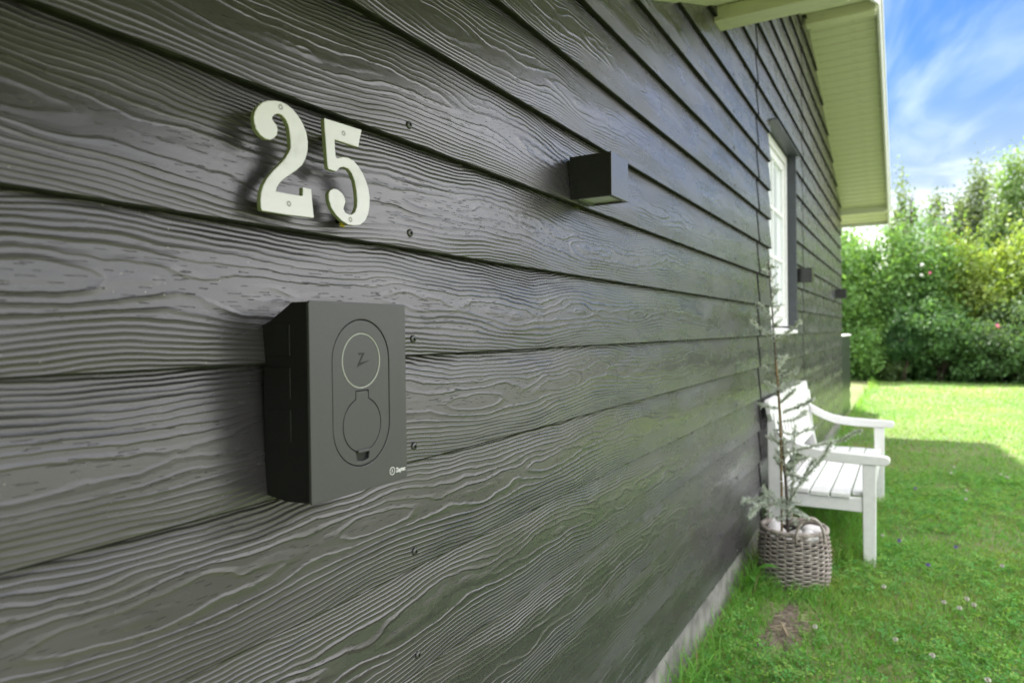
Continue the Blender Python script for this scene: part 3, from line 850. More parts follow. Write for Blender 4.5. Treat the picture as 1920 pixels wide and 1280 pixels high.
# front cover plate with a stadium-shaped recess line
cxm = 0.6435
ZT, ZB, RO = CAM_H-0.0325, CAM_H-0.1125, 0.0512
def stadium(r, zt, zb, n_=28):
    pts = []
    for k in range(n_+1):
        a_ = math.pi*k/n_; pts.append((cxm+r*math.cos(a_), zt+r*math.sin(a_)))
    for k in range(n_+1):
        a_ = math.pi+math.pi*k/n_; pts.append((cxm+r*math.cos(a_), zb+r*math.sin(a_)))
    return pts
def circle(r, zc, n_=48): return [(cxm+r*math.cos(2*math.pi*k/n_), zc+r*math.sin(2*math.pi*k/n_)) for k in range(n_)]
def rounded_rect(x0, x1, z0, z1, r, n_=6):
    pts = []
    for cx_, cz_, a0 in ((x1-r, z1-r, 0), (x0+r, z1-r, 90), (x0+r, z0+r, 180), (x1-r, z0+r, 270)):
        for k in range(n_+1):
            a_ = rad(a0+90*k/n_); pts.append((cx_+r*math.cos(a_), cz_+r*math.sin(a_)))
    return pts
def plate(outer, inners, y_front, y_back, mat, name, parent, bevel=0.0):
    """flat plate with holes: filled with bmesh, then extruded"""
    bm = bmesh.new(); edges = []
    for loop in [outer] + inners:
        vs_ = [bm.verts.new((x_, y_front, z_)) for x_, z_ in loop]
        edges += [bm.edges.new((vs_[i], vs_[(i+1) % len(vs_)])) for i in range(len(vs_))]
    res = bmesh.ops.triangle_fill(bm, edges=edges, use_beauty=True, use_dissolve=False)
    faces = [g_ for g_ in res['geom'] if isinstance(g_, bmesh.types.BMFace)]
    ex = bmesh.ops.extrude_face_region(bm, geom=faces)
    for g_ in ex['geom']:
        if isinstance(g_, bmesh.types.BMVert): g_.co.y = y_back
    bmesh.ops.recalc_face_normals(bm, faces=bm.faces[:])
    bmesh.ops.dissolve_limit(bm, angle_limit=rad(1), verts=bm.verts[:], edges=bm.edges[:])
    bm.verts.index_update()
    mb = MB(); mb.add([tuple(v_.co) for v_ in bm.verts], [tuple(v_.index for v_ in f_.verts) for f_ in bm.faces])
    bm.free()
    return mb.build(name, mat, parent, bevel=bevel)
cover = plate(rounded_rect(CX0, CX1, CZ0, CZ1, 0.003), [stadium(RO+0.0003, ZT, ZB)], CF, CF+0.0040, M_cface, 'front_cover', charger, 0.0009)
# inner panel: stadium with holes for ring disc, lid (with its hinge tab) and finger notch
RL = 0.0336
def lid_outline(grow):
    pts = []; r = RL+grow; tw_ = 0.0110+grow; zt_ = ZB+RL+0.0085+grow
    a_start = math.acos(tw_/r)          # where the hinge tab leaves the disc
    n_ = 44
    for k in range(n_+1):
        a_ = math.pi-a_start + (math.pi+2*a_start)*k/n_
        pts.append((cxm+r*math.cos(a_), ZB+r*math.sin(a_)))
    pts += [(cxm+tw_, zt_), (cxm-tw_, zt_)]
    return pts
notch = [(cxm-0.0105, ZB-0.0290), (cxm-0.0105, ZB-0.0435), (cxm, ZB-0.0450), (cxm+0.0105, ZB-0.0435), (cxm+0.0105, ZB-0.0290)]
def lid_with_notch():
    # one hole: lid outline joined to the finger notch below it
    pts = lid_outline(0.0009)
    res_ = [q_ for q_ in pts if not (q_[1] < ZB-0.025 and abs(q_[0]-cxm) < 0.0105)]
    i = max(k for k, q_ in enumerate(res_[:-2]) if q_[0] < cxm and q_[1] < ZB)
    return res_[:i+1] + [(cxm-0.0105, ZB-0.0435), (cxm-0.004, ZB-0.0450), (cxm+0.004, ZB-0.0450), (cxm+0.0105, ZB-0.0435)] + res_[i+1:]
panel = plate(stadium(RO-0.0009, ZT, ZB), [circle(0.0347, ZT), lid_with_notch()], CF+0.0006, CF+0.0040, M_cface, 'socket_panel', charger, 0.0006)
plate(circle(0.0344, ZT), [circle(0.0330, ZT)], CF+0.0005, CF+0.0040, M_ring, 'status_ring', charger, 0.0004)
disc = plate(circle(0.0327, ZT), [], CF+0.0009, CF+0.0040, M_cface, 'button_disc', charger, 0.0005)
lid = plate(lid_outline(-0.0002), [], CF+0.0006, CF+0.0040, M_cface, 'socket_lid', charger, 0.0006)
MB().box((cxm-0.0105, CF-0.0022, ZB-RL-0.0005), (cxm+0.0105, CF+0.0038, ZB-RL+0.0030)).build('lid_lip', M_cface, lid, bevel=0.001)
zp = [(0.638,-0.0228),(0.6492,-0.0228),(0.6405,-0.0345),(0.6592,-0.0322),(0.6348,-0.0402),(0.6447,-0.0252),(0.6386,-0.0252)]
plate([(x_, CAM_H+z_) for x_, z_ in zp], [], CF+0.00045, CF+0.0012, M_black, 'emblem', disc)
# white maker's mark in the corner
lc = (0.698, CAM_H-0.1802)
def circ(c, r, n_=28): return [(c[0]+r*math.cos(2*math.pi*k/n_), c[1]+r*math.sin(2*math.pi*k/n_)) for k in range(n_)]
plate(circ(lc, 0.0053), [circ(lc, 0.0045)], CF-0.0003, CF+0.001, M_print, 'maker_mark', cover)
plate([(lc[0]-0.0021+x_*0.0042/0.0244, lc[1]+0.0021+(z_)*0.0042/0.0174) for x_, z_ in ((0.0035,0),(0.0165,0),(0.006,-0.0117),(0.0244,-0.0094),(0,-0.0174),(0.010,-0.0030),(0.0035,-0.0030))], [], CF-0.0003, CF+0.001, M_print, 'maker_mark', cover)
fc = bpy.data.curves.new('lettering', 'FONT'); fc.body = 'Zaptec'; fc.size = 0.0082; fc.extrude = 0.0003; fc.offset = 0.00012
fo = bpy.data.objects.new('lettering_curve', fc); col.objects.link(fo)
bpy.context.view_layer.update()
me = bpy.data.meshes.new_from_object(fo.evaluated_get(bpy.context.evaluated_depsgraph_get()))
bpy.data.objects.remove(fo)
xs_ = [v_.co.x for v_ in me.vertices]; wtxt = max(xs_)-min(xs_)
me.transform(Matrix.Scale(0.0195/wtxt, 4, (1, 0, 0)))
me.transform(Matrix.Rotation(rad(90), 4, 'X'))
me.materials.clear(); me.materials.append(M_print)
lt = bpy.data.objects.new('lettering', me)
link(lt, cover, (0.7050, CF-0.0004, CAM_H-0.1832))

# ----------------------------------------------------------------------------
# three cube wall lamps
# ----------------------------------------------------------------------------
M_lamp = plain('anthracite_lamp', (0.016, 0.016, 0.017), 0.24, 0.8, 0.15, 60, 0.00003, 600)
M_lamp.node_tree.nodes['Principled BSDF'].inputs['IOR'].default_value = 1.62
n = NT('lamp_glass'); n.set(color=(0.55, 0.58, 0.56), rough=0.12, spec=0.6); M_lglass = n.mat
def make_lamp(s0, zb, label, dep=0.100, w=0.106, h=0.097):
    root = empty('wall_lamp', (s0+w/2, 0, zb), label, 'wall lamp', 'cube wall lamps along the gable')
    x0, x1, yf, yk, z0, z1 = s0, s0+w, -dep, 0.002, zb, zb+h
    t = 0.010
    bm_ = MB()
    # hollow square sleeve, open above and below
    o_ = [(x0, yf), (x1, yf), (x1, yk), (x0, yk)]; i_ = [(x0+t, yf+t), (x1-t, yf+t), (x1-t, yk-t*2), (x0+t, yk-t*2)]
    V = [(a_, b__, z0) for a_, b__ in o_]+[(a_, b__, z0) for a_, b__ in i_]+[(a_, b__, z1) for a_, b__ in o_]+[(a_, b__, z1) for a_, b__ in i_]
    F_ = []
    for k in range(4):
        k2 = (k+1) % 4
        F_ += [(k, k2, 8+k2, 8+k), (4+k2, 4+k, 12+k, 12+k2), (k2, k, 4+k, 4+k2), (8+k, 8+k2, 12+k2, 12+k)]
    bm_.add(V, F_)
    bm_.build('housing', M_lamp, root, bevel=0.0012)
    for zc in (z0+0.006, z1-0.006):
        MB().box((x0+t-0.001, yf+t-0.001, zc-0.002), (x1-t+0.001, yk-t*2+0.001, zc+0.002)).build('lens', M_lglass, root)
    MB().box((x0+0.006, yk-0.0005, z0+0.006), (x1-0.006, 0.0105, z1-0.006)).build('back_plate', M_lamp, root)
    return root
make_lamp(1.424, CAM_H+0.3015, 'black cube wall lamp on the boards near the white number')
make_lamp(5.16, CAM_H+0.330, 'black cube wall lamp just beside the dark window reveal')
make_lamp(8.28, CAM_H+0.335, 'black cube wall lamp at the far corner of the gable wall')
# moss tuft in the lap below the first lamp
mb = MB()
for k in range(70):
    b0 = on_wall(1083+random.gauss(0, 5), 388+random.gauss(0, 1.6), 0.0)
    d = Vector((random.gauss(0, 1), -abs(random.gauss(0.6, 0.5)), random.gauss(0.2, 0.8))).normalized()*random.uniform(0.003, 0.008)
    s_ = d.orthogonal().normalized()*0.0007; b0.y = 0.004
    mb.add([b0-s_, b0+s_, b0+d], [(0, 1, 2)])
tag(mb.build('moss_tuft', plain('moss', (0.20, 0.26, 0.03), 0.8, 0.2)), 'tiny yellow-green moss tuft in the lap under the nearest cube lamp', 'moss')

# ----------------------------------------------------------------------------
# white garden bench, its back to the wall
# ----------------------------------------------------------------------------
B0, B1 = 3.83, 5.36
bench = empty('garden_bench', ((B0+B1)/2, -0.28, 0), 'white painted wooden garden bench with slatted seat against the dark wall', 'bench')
def bp(name, mb, bev=0.004, parent=bench): return mb.build(name, M_white, parent, bevel=bev)
for s_ in (B0, B1-0.045):
    # front leg up to the arm
    mb = MB(); mb.prism([(s_, -0.473, -0.02), (s_, -0.528, -0.02), (s_, -0.533, 0.515), (s_, -0.470, 0.515)], (0.045, 0, 0)); bp('leg', mb)
    # raked rear upright
    mb = MB(); mb.prism([(s_, -0.095, -0.02), (s_, -0.030, -0.02), (s_, -0.022, 0.36), (s_, -0.018, 0.76), (s_, -0.058, 0.76), (s_, -0.080, 0.50), (s_, -0.105, 0.36)], (0.045, 0, 0)); bp('leg', mb)
    # shaped side rail under the seat
    a_, b__ = (s_+0.006, 0.033)
    mb = MB(); mb.prism([(a_, -0.105, 0.275), (a_, -0.470, 0.275), (a_, -0.470, 0.348), (a_, -0.36, 0.340), (a_, -0.24, 0.341), (a_, -0.105, 0.352)], (b__, 0, 0)); bp('side_rail', mb)
    # armrest: curves down from the back, then runs out level, rounded end
    topc = [(-0.058, 0.662), (-0.10, 0.640), (-0.15, 0.612), (-0.21, 0.590), (-0.28, 0.578), (-0.36, 0.572), (-0.46, 0.568), (-0.575, 0.564), (-0.590, 0.556), (-0.594, 0.542), (-0.588, 0.528), (-0.575, 0.518)]
    botc = [(-0.46, 0.517), (-0.36, 0.519), (-0.28, 0.525), (-0.21, 0.538), (-0.15, 0.560), (-0.10, 0.585), (-0.068, 0.606)]
    mb = MB(); mb.prism([(s_-0.006, y_, z_) for y_, z_ in topc+botc], (0.057, 0, 0)); bp('armrest', mb, 0.005)
edges_y = [-0.118, -0.128, -0.224, -0.230, -0.322, -0.328, -0.419, -0.425, -0.512]
seat = [(-0.112, -0.130, 0.356), (-0.136, -0.222, 0.349), (-0.230, -0.318, 0.342), (-0.326, -0.414, 0.343), (-0.422, -0.508, 0.349)]
for (ya, yb_, zt_) in seat:
    xa, xb = B0-0.004, B1+0.004
    if yb_ < -0.45: xa, xb = B0+0.0465, B1-0.0465
    bp('seat_slat', MB().box((xa, yb_, zt_), (xb, ya, zt_+0.022)), 0.003)
bp('front_rail', MB().box((B0+0.0455, -0.505, 0.262), (B1-0.0455, -0.478, 0.347)))
bp('back_rail', MB().box((B0+0.0455, -0.085, 0.270), (B1-0.0455, -0.055, 0.345)))
# back: broad shaped top rail, lower rail, upright slats
lean = lambda z_: -0.092 + 0.062*(z_-0.40)/0.45
def rail(name, z0, z1, x0, x1, th, ear=0.0):
    mb = MB(); pts = []
    if ear:
        prof = [(x0, z0), (x1, z0), (x1+ear, z0+0.035), (x1+ear, z1-0.012), (x1+ear-0.012, z1), ((x0+x1)/2+0.30, z1), ((x0+x1)/2, z1+0.012), ((x0+x1)/2-0.30, z1), (x0-ear+0.012, z1), (x0-ear, z1-0.012), (x0-ear, z0+0.035)]
    else: prof = [(x0, z0), (x1, z0), (x1, z1), (x0, z1)]
    f = lambda x_, z_: (x_, lean(z_), z_)
    mb.prism([f(*q_) for q_ in prof], (0, th, 0)); bp(name, mb, 0.004)
rail('top_rail', 0.715, 0.825, B0-0.005, B1+0.005, 0.026, 0.022)
rail('lower_back_rail', 0.455, 0.515, B0+0.0455, B1-0.0455, 0.024)
for k in range(13):
    xa = B0+0.065 + k*(B1-B0-0.13-0.088)/12
    mb = MB()
    wide = 0.088
    mb.prism([(xa, lean(0.515)+0.004, 0.5152), (xa+wide, lean(0.515)+0.004, 0.5152), (xa+wide-0.012, lean(0.61)+0.004, 0.61), (xa+wide, lean(0.715)+0.004, 0.7148), (xa, lean(0.715)+0.004, 0.7148), (xa+0.012, lean(0.61)+0.004, 0.61)], (0, 0.014, 0))
    bp('back_slat', mb, 0.002)

# ----------------------------------------------------------------------------
# wicker basket with a sapling
# ----------------------------------------------------------------------------
def wicker():
    n = NT('grey_wicker'); x, y, z_ = n.sep(n.coord('Object'))
    nz = n.noise(n.xyz(x, y, z_), 45, 4, 0.65); n2 = n.noise(n.xyz(x, y, z_), 9, 3, 0.6)
    c = n.mix(n.ramp(nz, 0.3, 0.72), (0.23, 0.20, 0.175), (0.48, 0.435, 0.39))
    c = n.mix(n.ramp(n2, 0.45, 0.75, 0, 0.6), c, (0.20, 0.155, 0.13))
    n.set(color=c, rough=0.75, spec=0.25, normal=n.bump(n.noise(n.xyz(x, y, z_), 300, 3, 0.6), 0.0008))
    return n.mat
M_wicker = wicker()
basket = empty('wicker_basket', BASKET, 'round grey wicker basket planter with two arched handles standing on the grass', 'basket')
HB = 0.262
def rb(z_):
    t = z_/HB
    return 0.141 + 0.013*math.sin(math.pi*min(1, t*0.9+0.1)) + 0.002*t
NS = 26
mb = MB(); rows_b = 25
for j in range(rows_b):
    z_ = 0.006 + (HB-0.018)*j/(rows_b-1)
    pts = []; m_ = NS*6; ph = math.pi*(j % 2)
    for k in range(m_):
        a_ = 2*math.pi*k/m_
        r = rb(z_) + 0.0060*math.cos(a_*NS/2+ph) + random.gauss(0, 0.0004)
        pts.append((BASKET.x+r*math.cos(a_), BASKET.y+r*math.sin(a_), z_+0.0018*math.sin(a_*3+j*0.7)+random.gauss(0, 0.0004)))
    mb.tube(pts, 0.0039, 6, closed=True)
o = mb.build('weave', M_wicker, basket); o['kind'] = 'stuff'
for k in range(NS):
    a_ = 2*math.pi*(k+0.5)/NS
    mb = MB(); mb.tube([(BASKET.x+rb(z_)*math.cos(a_), BASKET.y+rb(z_)*math.sin(a_), z_) for z_ in (0.0, 0.07, 0.14, 0.2, HB)], 0.0045, 6)
    mb.build('stake', M_wicker, basket)
mb = MB()                               # braided rim
for q in range(3):
    pts = []
    for k in range(160):
        a_ = 2*math.pi*k/160; tw_ = a_*18+q*2*math.pi/3
        r = rb(HB)+0.0065*math.cos(tw_); pts.append((BASKET.x+r*math.cos(a_), BASKET.y+r*math.sin(a_), HB+0.0065*math.sin(tw_)))
    mb.tube(pts, 0.0055, 6, closed=True)
mb.build('rim', M_wicker, basket)
for a_ in (rad(-148), rad(32)):         # arched handles, pair of twisted rods each
    c = BASKET + Vector((math.cos(a_), math.sin(a_), 0))*0.156; td = Vector((-math.sin(a_), math.cos(a_), 0)); od = Vector((math.cos(a_), math.sin(a_), 0))
    mb = MB()
    for q in range(3):
        pts = []
        for k in range(41):
            t = k/40; an = math.pi*t; tw_ = t*22+q*2.1
            b0 = c + td*(0.066*math.cos(an)) + Vector((0, 0, HB-0.03+0.115*math.sin(an)**0.85 if 0 < t < 1 else HB-0.03)) + od*0.008
            pts.append(b0 + od*0.0045*math.cos(tw_) + Vector((0, 0, 0.0045*math.sin(tw_))))
        mb.tube(pts, 0.0048, 6)
    mb.build('handle', M_wicker, basket)
mb = MB(); K = 32
mb.add([(BASKET.x+0.138*math.cos(2*math.pi*k/K), BASKET.y+0.138*math.sin(2*math.pi*k/K), 0.012) for k in range(K)], [tuple(range(K))])
mb.build('base', M_wicker, basket)
# contents: soil root ball wrapped in pale fleece, a few pebbles
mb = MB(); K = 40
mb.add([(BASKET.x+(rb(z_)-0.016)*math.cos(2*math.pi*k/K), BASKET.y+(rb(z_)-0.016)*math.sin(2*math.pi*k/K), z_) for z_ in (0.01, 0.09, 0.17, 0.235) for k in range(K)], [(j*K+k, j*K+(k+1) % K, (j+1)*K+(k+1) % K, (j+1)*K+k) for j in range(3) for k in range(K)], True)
mb.build('gap_shade_liner', plain('weave_gap_shade', (0.02, 0.018, 0.016), 0.6, 0.3), basket)  # dark cylinder added inside so the weave gaps look shaded
M_fleece = plain('pale_fleece', (0.68, 0.66, 0.66), 0.9, 0.1, 0.2, 25, 0.002, 120)
vs = []; K, J = 48, 10
for j in range(J+1):
    t = j/J
    for k in range(K):
        a_ = 2*math.pi*k/K
        r = 0.138*t; f = 0.5+0.5*math.sin(a_*5+1.3)
        zf = 0.205 + 0.028*math.sin(a_*3+t*5)*t + 0.022*math.sin(a_*7+2)*t*t + 0.03*t*t*(1+math.sin(a_*2+0.6))*0.5
        vs.append((BASKET.x+r*math.cos(a_), BASKET.y+r*math.sin(a_), zf))
mb = MB(); mb.add(vs, [(j*K+k, j*K+(k+1) % K, (j+1)*K+(k+1) % K, (j+1)*K+k) for j in range(J) for k in range(K)], True)
fl = mb.build('fleece_liner', M_fleece, basket)
def lump(c, r, seed, sq=0.75):
    bm = bmesh.new(); bmesh.ops.create_icosphere(bm, subdivisions=3, radius=1)
    rr = random.Random(seed); ph = [rr.uniform(0, 6) for _ in range(6)]
    for v_ in bm.verts:
        d = v_.co.normalized(); k = 1+0.10*math.sin(3*d.x+ph[0])+0.09*math.sin(4*d.y+ph[1])+0.08*math.sin(5*d.z+ph[2])
        v_.co = Vector((d.x*r*k, d.y*r*k, d.z*r*k*sq))+Vector(c)
    bm.verts.index_update(); mb = MB(); mb.add([tuple(v_.co) for v_ in bm.verts], [tuple(v_.index for v_ in f_.verts) for f_ in bm.faces], True); bm.free(); return mb
M_stone = plain('white_pebble', (0.70, 0.68, 0.68), 0.6, 0.3, 0.2, 18)
for k, (dx, dy, r, lb) in enumerate(((0.02, -0.085, 0.046, 'large white stone at the basket front, under the handle arch'), (-0.085, -0.075, 0.040, 'smaller white stone in the basket beside the bamboo cane'))):
    st = lump((BASKET.x+dx, BASKET.y+dy, 0.247), r, 40+k).build('stone', M_stone, None, origin=(BASKET.x+dx, BASKET.y+dy, 0.247))
    tag(st, lb, 'stone')

# sapling: thin larch-like stem with blue-green needle tufts, tied to a bamboo cane
M_bark = plain('sapling_bark', (0.15, 0.125, 0.105), 0.8, 0.2, 0.45, 60, 0.001, 150)
M_bamboo = plain('bamboo_cane', (0.27, 0.19, 0.085), 0.5, 0.4, 0.6, 60)
M_tie = plain('tie_cord', (0.62, 0.60, 0.55), 0.8)
SS = 3.44
def sp(px, py, ds=0.0): return on_s(px, py, SS+ds)
stem_px = [(1478,985),(1476,950),(1473,900),(1469,860),(1466,820),(1463,780),(1460,740),(1457,700),(1454,660),(1450,620),(1448,580),(1445,540),(1442,505),(1440,487)]
stem = [sp(x_, y_) for x_, y_ in stem_px]
stem[0].z = 0.215
sap = empty('sapling', stem[0], 'slender larch sapling with sparse blue-green needle tufts growing from the wicker basket', 'sapling')
MB().tube(stem, [0.0075-0.0050*i/(len(stem)-1) for i in range(len(stem))], 8).build('trunk', M_bark, sap)
cane = [sp(1466, 985, -0.01), sp(1465, 900, -0.012), sp(1464, 820, -0.012), sp(1460, 740, -0.01), sp(1454, 672, -0.01)]
cane[0].z = 0.212
mb = MB()
for i in range(len(cane)-1):
    a_, b__ = cane[i], cane[i+1]
    pts = [a_.lerp(b__, t) for t in (0, 0.03, 0.06, 0.5, 0.94, 0.97)]
    mb.tube(pts, [0.0062, 0.0062, 0.0054, 0.0052, 0.0054, 0.0060], 8)
mb.build('cane', M_bamboo, sap)
for px, py in ((1466, 915), (1463, 800)):
    c = sp(px+3, py); mb = MB()
    mb.tube([c+Vector((0.013*math.cos(t), 0.010*math.sin(t), 0.001*math.sin(2*t))) for t in [2*math.pi*k/14 for k in range(14)]], 0.0016, 5, closed=True)
    mb.build('tie', M_tie, sap)
# branches: (pixels along the branch, depth offsets at both ends)
brs = [
 ([(1462,850),(1490,845),(1520,838),(1555,830),(1580,825),(1600,812),(1615,807)], 0, -0.20),
 ([(1478,945),(1492,918),(1510,895),(1530,872),(1548,850),(1560,828)], 0, -0.22),
 ([(1476,965),(1485,920),(1488,880),(1488,840),(1490,800)], 0, -0.10),
 ([(1468,772),(1490,765),(1510,757),(1525,748)], 0, -0.14),
 ([(1466,790),(1485,788),(1503,780),(1512,770)], 0, 0.10),
 ([(1464,755),(1478,742),(1490,730)], 0, -0.08),
 ([(1462,735),(1475,728),(1490,722),(1500,716)], 0, 0.02),
 ([(1458,712),(1475,706),(1490,698),(1495,690)], 0, -0.06),
 ([(1455,690),(1466,680),(1475,668)], 0, 0.10),
 ([(1452,640),(1470,628),(1488,615),(1500,602)], 0, -0.12),
 ([(1450,632),(1432,622),(1420,612),(1410,602)], 0, -0.10),
 ([(1448,600),(1438,590),(1430,578),(1422,570)], 0, 0.05),
 ([(1446,565),(1452,552),(1455,545)], 0, -0.04),
 ([(1463,766),(1445,764),(1430,760),(1422,756)], 0, -0.06),
 ([(1460,730),(1445,722),(1435,715)], 0, -0.05),
 ([(1456,700),(1440,694),(1430,688)], 0, 0.04),
 ([(1464,835),(1452,825),(1444,815)], 0, -0.05),
 ([(1470,880),(1460,868),(1452,855)], 0, 0.05),
 ([(1470,890),(1485,890),(1500,897),(1512,900)], 0, -0.16),
 ([(1470,812),(1490,815),(1510,808),(1530,800)], 0, 0.02),
 ([(1474,940),(1450,935),(1428,930),(1405,940),(1390,944)], 0, -0.18),
 ([(1474,950),(1450,945),(1430,945),(1412,955),(1405,965)], 0, -0.22),
 ([(1474,955),(1455,940),(1440,925),(1435,915)], 0, -0.12),
 ([(1476,960),(1492,958),(1505,965),(1515,972)], 0, -0.14),
 ([(1476,965),(1465,970),(1450,968),(1440,962)], 0, -0.10),
 ([(1476,968),(1488,975),(1498,985)], 0, -0.05),
 ([(1466,830),(1484,858),(1500,862),(1515,858)], 0, -0.1),
 ([(1500,905),(1512,885),(1522,868),(1530,862)], -0.10, -0.20),
 ([(1470,870),(1482,872),(1494,866)], 0, 0.06)]
mbb = []; NV = []; NC = []
def tuft(c, d, L, k):
    for _ in range(k):
        q_ = (d*0.6 + Vector((random.gauss(0, 1), random.gauss(0, 1), random.gauss(0.25, 0.9)))).normalized()*L*random.uniform(0.7, 1.25)
        s_ = q_.orthogonal().normalized()
        s_ = (Matrix.Rotation(random.uniform(0, 6.28), 3, q_.normalized()) @ s_)*0.0016
        NV.extend([c-s_*0.6, c+q_*0.5-s_*1.2, c+q_, c+q_*0.5+s_*1.2])
        g_ = random.uniform(0.75, 1.3); w_ = random.random()
        NC.extend([((0.48+0.08*w_)*g_, (0.54+0.06*w_)*g_, (0.50+0.04*w_)*g_)]*4)
for pxs, d0, d1 in brs:
    m_ = len(pxs); pts = [sp(x_, y_, d0+(d1-d0)*(i/(m_-1))) for i, (x_, y_) in enumerate(pxs)]
    mb = MB().tube(pts, [0.0019-0.0011*i/(m_-1) for i in range(m_)], 5)
    mb.build('branch', M_bark, sap)
    Lb = sum((pts[i+1]-pts[i]).length for i in range(m_-1)); ntuf = max(3, int(Lb/0.0105))
    dense = 1.6 if pxs[0][1] >= 935 and pxs[-1][0] < 1460 else 1.0
    for i in range(int(ntuf*dense)):
        t = (i+0.7)/(ntuf*dense)*(m_-1); k = min(int(t), m_-2); c = pts[k].lerp(pts[k+1], min(1, t-k))
        if dense > 1: c = c + Vector((random.gauss(0, 0.007), random.gauss(0, 0.007), random.gauss(0, 0.009)))
        tuft(c, (pts[k+1]-pts[k]).normalized(), 0.0165*random.uniform(0.7, 1.3), 18)
for i in range(46):                     # short side twigs all the way up
    t = random.uniform(0.05, 0.97)*(len(stem)-1); k = int(t); c = stem[k].lerp(stem[k+1], t-k)
    a_ = random.uniform(0, 6.28); L = random.uniform(0.025, 0.085)*(1.15-0.6*t/(len(stem)-1))
    d = Vector((math.cos(a_)*0.9, math.sin(a_)*0.8-0.25, random.uniform(-0.1, 0.9))).normalized()*L
    e_ = c+d; e_.y = min(e_.y, -0.02); mid_ = c.lerp(e_, 0.5)+Vector((0, 0, 0.006))
    MB().tube([c, mid_, e_], [0.0016, 0.0012, 0.0007], 5).build('branch', M_bark, sap)
    for q in range(max(3, int(L/0.011))):
        u = (q+0.8)/max(3, int(L/0.011)); tuft(c.lerp(e_, u)+Vector((0, 0, 0.003)), d.normalized(), 0.014*random.uniform(0.7, 1.25), 14)
for i in range(len(stem)-1):
    for t in (0.3, 0.8):
        if random.random() < 0.75: tuft(stem[i].lerp(stem[i+1], t)+Vector((random.gauss(0, 0.004), -0.006, 0)), Vector((0, -1, 0.3)), 0.015, 14)
NV = np.array([tuple(v_) for v_ in NV]); NV -= np.array(ORIGIN[sap.name]); b_ = np.arange(len(NV)//4)[:, None]*4
nd = np_mesh('needle_tufts', NV, b_+np.array([[0, 1, 2, 3]]), np.zeros((0, 3), int), M_needle, np.array(NC), parent=sap)
nd['kind'] = 'stuff'

# ----------------------------------------------------------------------------
# low dark screen beyond the corner
# ----------------------------------------------------------------------------
M_screen = plain('dark_green_stain', (0.030, 0.042, 0.032), 0.30, 0.5, 0.3, 6, 0.0006, 30)
scr = empty('low_screen', (10.2, 0.06, 0), 'low dark boarded screen with a white cap beyond the corner of the house', 'screen')
for k in range(7):
    z_ = 0.03+k*0.151
    MB().prism([(9.20, 0.046, z_), (9.20, 0.060, z_+0.150), (9.20, 0.072, z_+0.150), (9.20, 0.072, z_)], (2.05, 0, 0)).build('board', M_screen, scr, bevel=0.002)
for s_ in (9.22, 10.2, 11.17):
    MB().box((s_, 0.073, -0.1), (s_+0.07, 0.14, 1.09)).build('post', M_screen, scr)
MB().box((9.19, 0.035, 1.0955), (11.26, 0.15, 1.115)).build('cap', M_white, scr, bevel=0.004)

# ----------------------------------------------------------------------------
# hedge and trees beyond the lawn
# ----------------------------------------------------------------------------
M_trunk = plain('tree_bark', (0.085, 0.065, 0.048), 0.9, 0.2, 0.5, 8, 0.01, 30)
def crown(center, rx, ry, rz, nclump, per, leaf, base_c, var_c, seed, shape='round', gap=0.35, narrow=0.45):
    """leaf quads grouped in clumps through an uneven volume"""
    r_ = np.random.default_rng(seed)
    C = []
    while len(C) < nclump:
        p_ = r_.uniform(-1, 1, 3); q_ = np.linalg.norm(p_)
        if q_ > 1 or q_ < gap*r_.random(): continue
        if shape == 'spire':
            lim = 0.95*(1-(p_[2]*0.5+0.5))**0.75+0.06
            if math.hypot(p_[0], p_[1]) > lim: continue
        C.append(p_*(1+0.16*math.sin(5*p_[0]+seed)+0.12*math.sin(7*p_[1]+2*seed)))
    C = np.array(C)
    cs_ = r_.uniform(0.14, 0.34, nclump)
    N = nclump*per
    ci = np.repeat(np.arange(nclump), per)
    off = r_.normal(0, 1, (N, 3))*(cs_[ci]*0.62)[:, None]
    P_ = (C[ci]+off)*np.array([rx, ry, rz])+np.array(center)
    P_[:, 2] = np.maximum(P_[:, 2], 0.03)
    L = leaf*r_.uniform(0.6, 1.35, N)
    out = C[ci]*np.array([1, 1, 1])+off*2.0; out /= np.maximum(np.linalg.norm(out, axis=1), 1e-3)[:, None]
    nrm = out*0.45+r_.normal(0, 0.65, (N, 3))+np.array([0, 0, 0.55]); nrm /= np.linalg.norm(nrm, axis=1)[:, None]
    a_ = np.cross(nrm, r_.normal(0, 1, (N, 3))); a_ /= np.maximum(np.linalg.norm(a_, axis=1), 1e-4)[:, None]
    a_[:, 2] -= 0.25; b__ = np.cross(nrm, a_)
    V = np.stack([P_-a_*L[:, None]*0.5, P_+b__*L[:, None]*narrow*0.5+nrm*L[:, None]*0.07, P_+a_*L[:, None]*0.5-nrm*L[:, None]*0.08, P_-b__*L[:, None]*narrow*0.5+nrm*L[:, None]*0.07], 1)
    tint = r_.uniform(0, 1, nclump)[ci]
    c = np.array(base_c)*(1-tint[:, None])+np.array(var_c)*tint[:, None]
    c = c*r_.uniform(0.7, 1.35, (N, 1))
    return V.reshape(-1, 3), np.repeat(c, 4, 0)
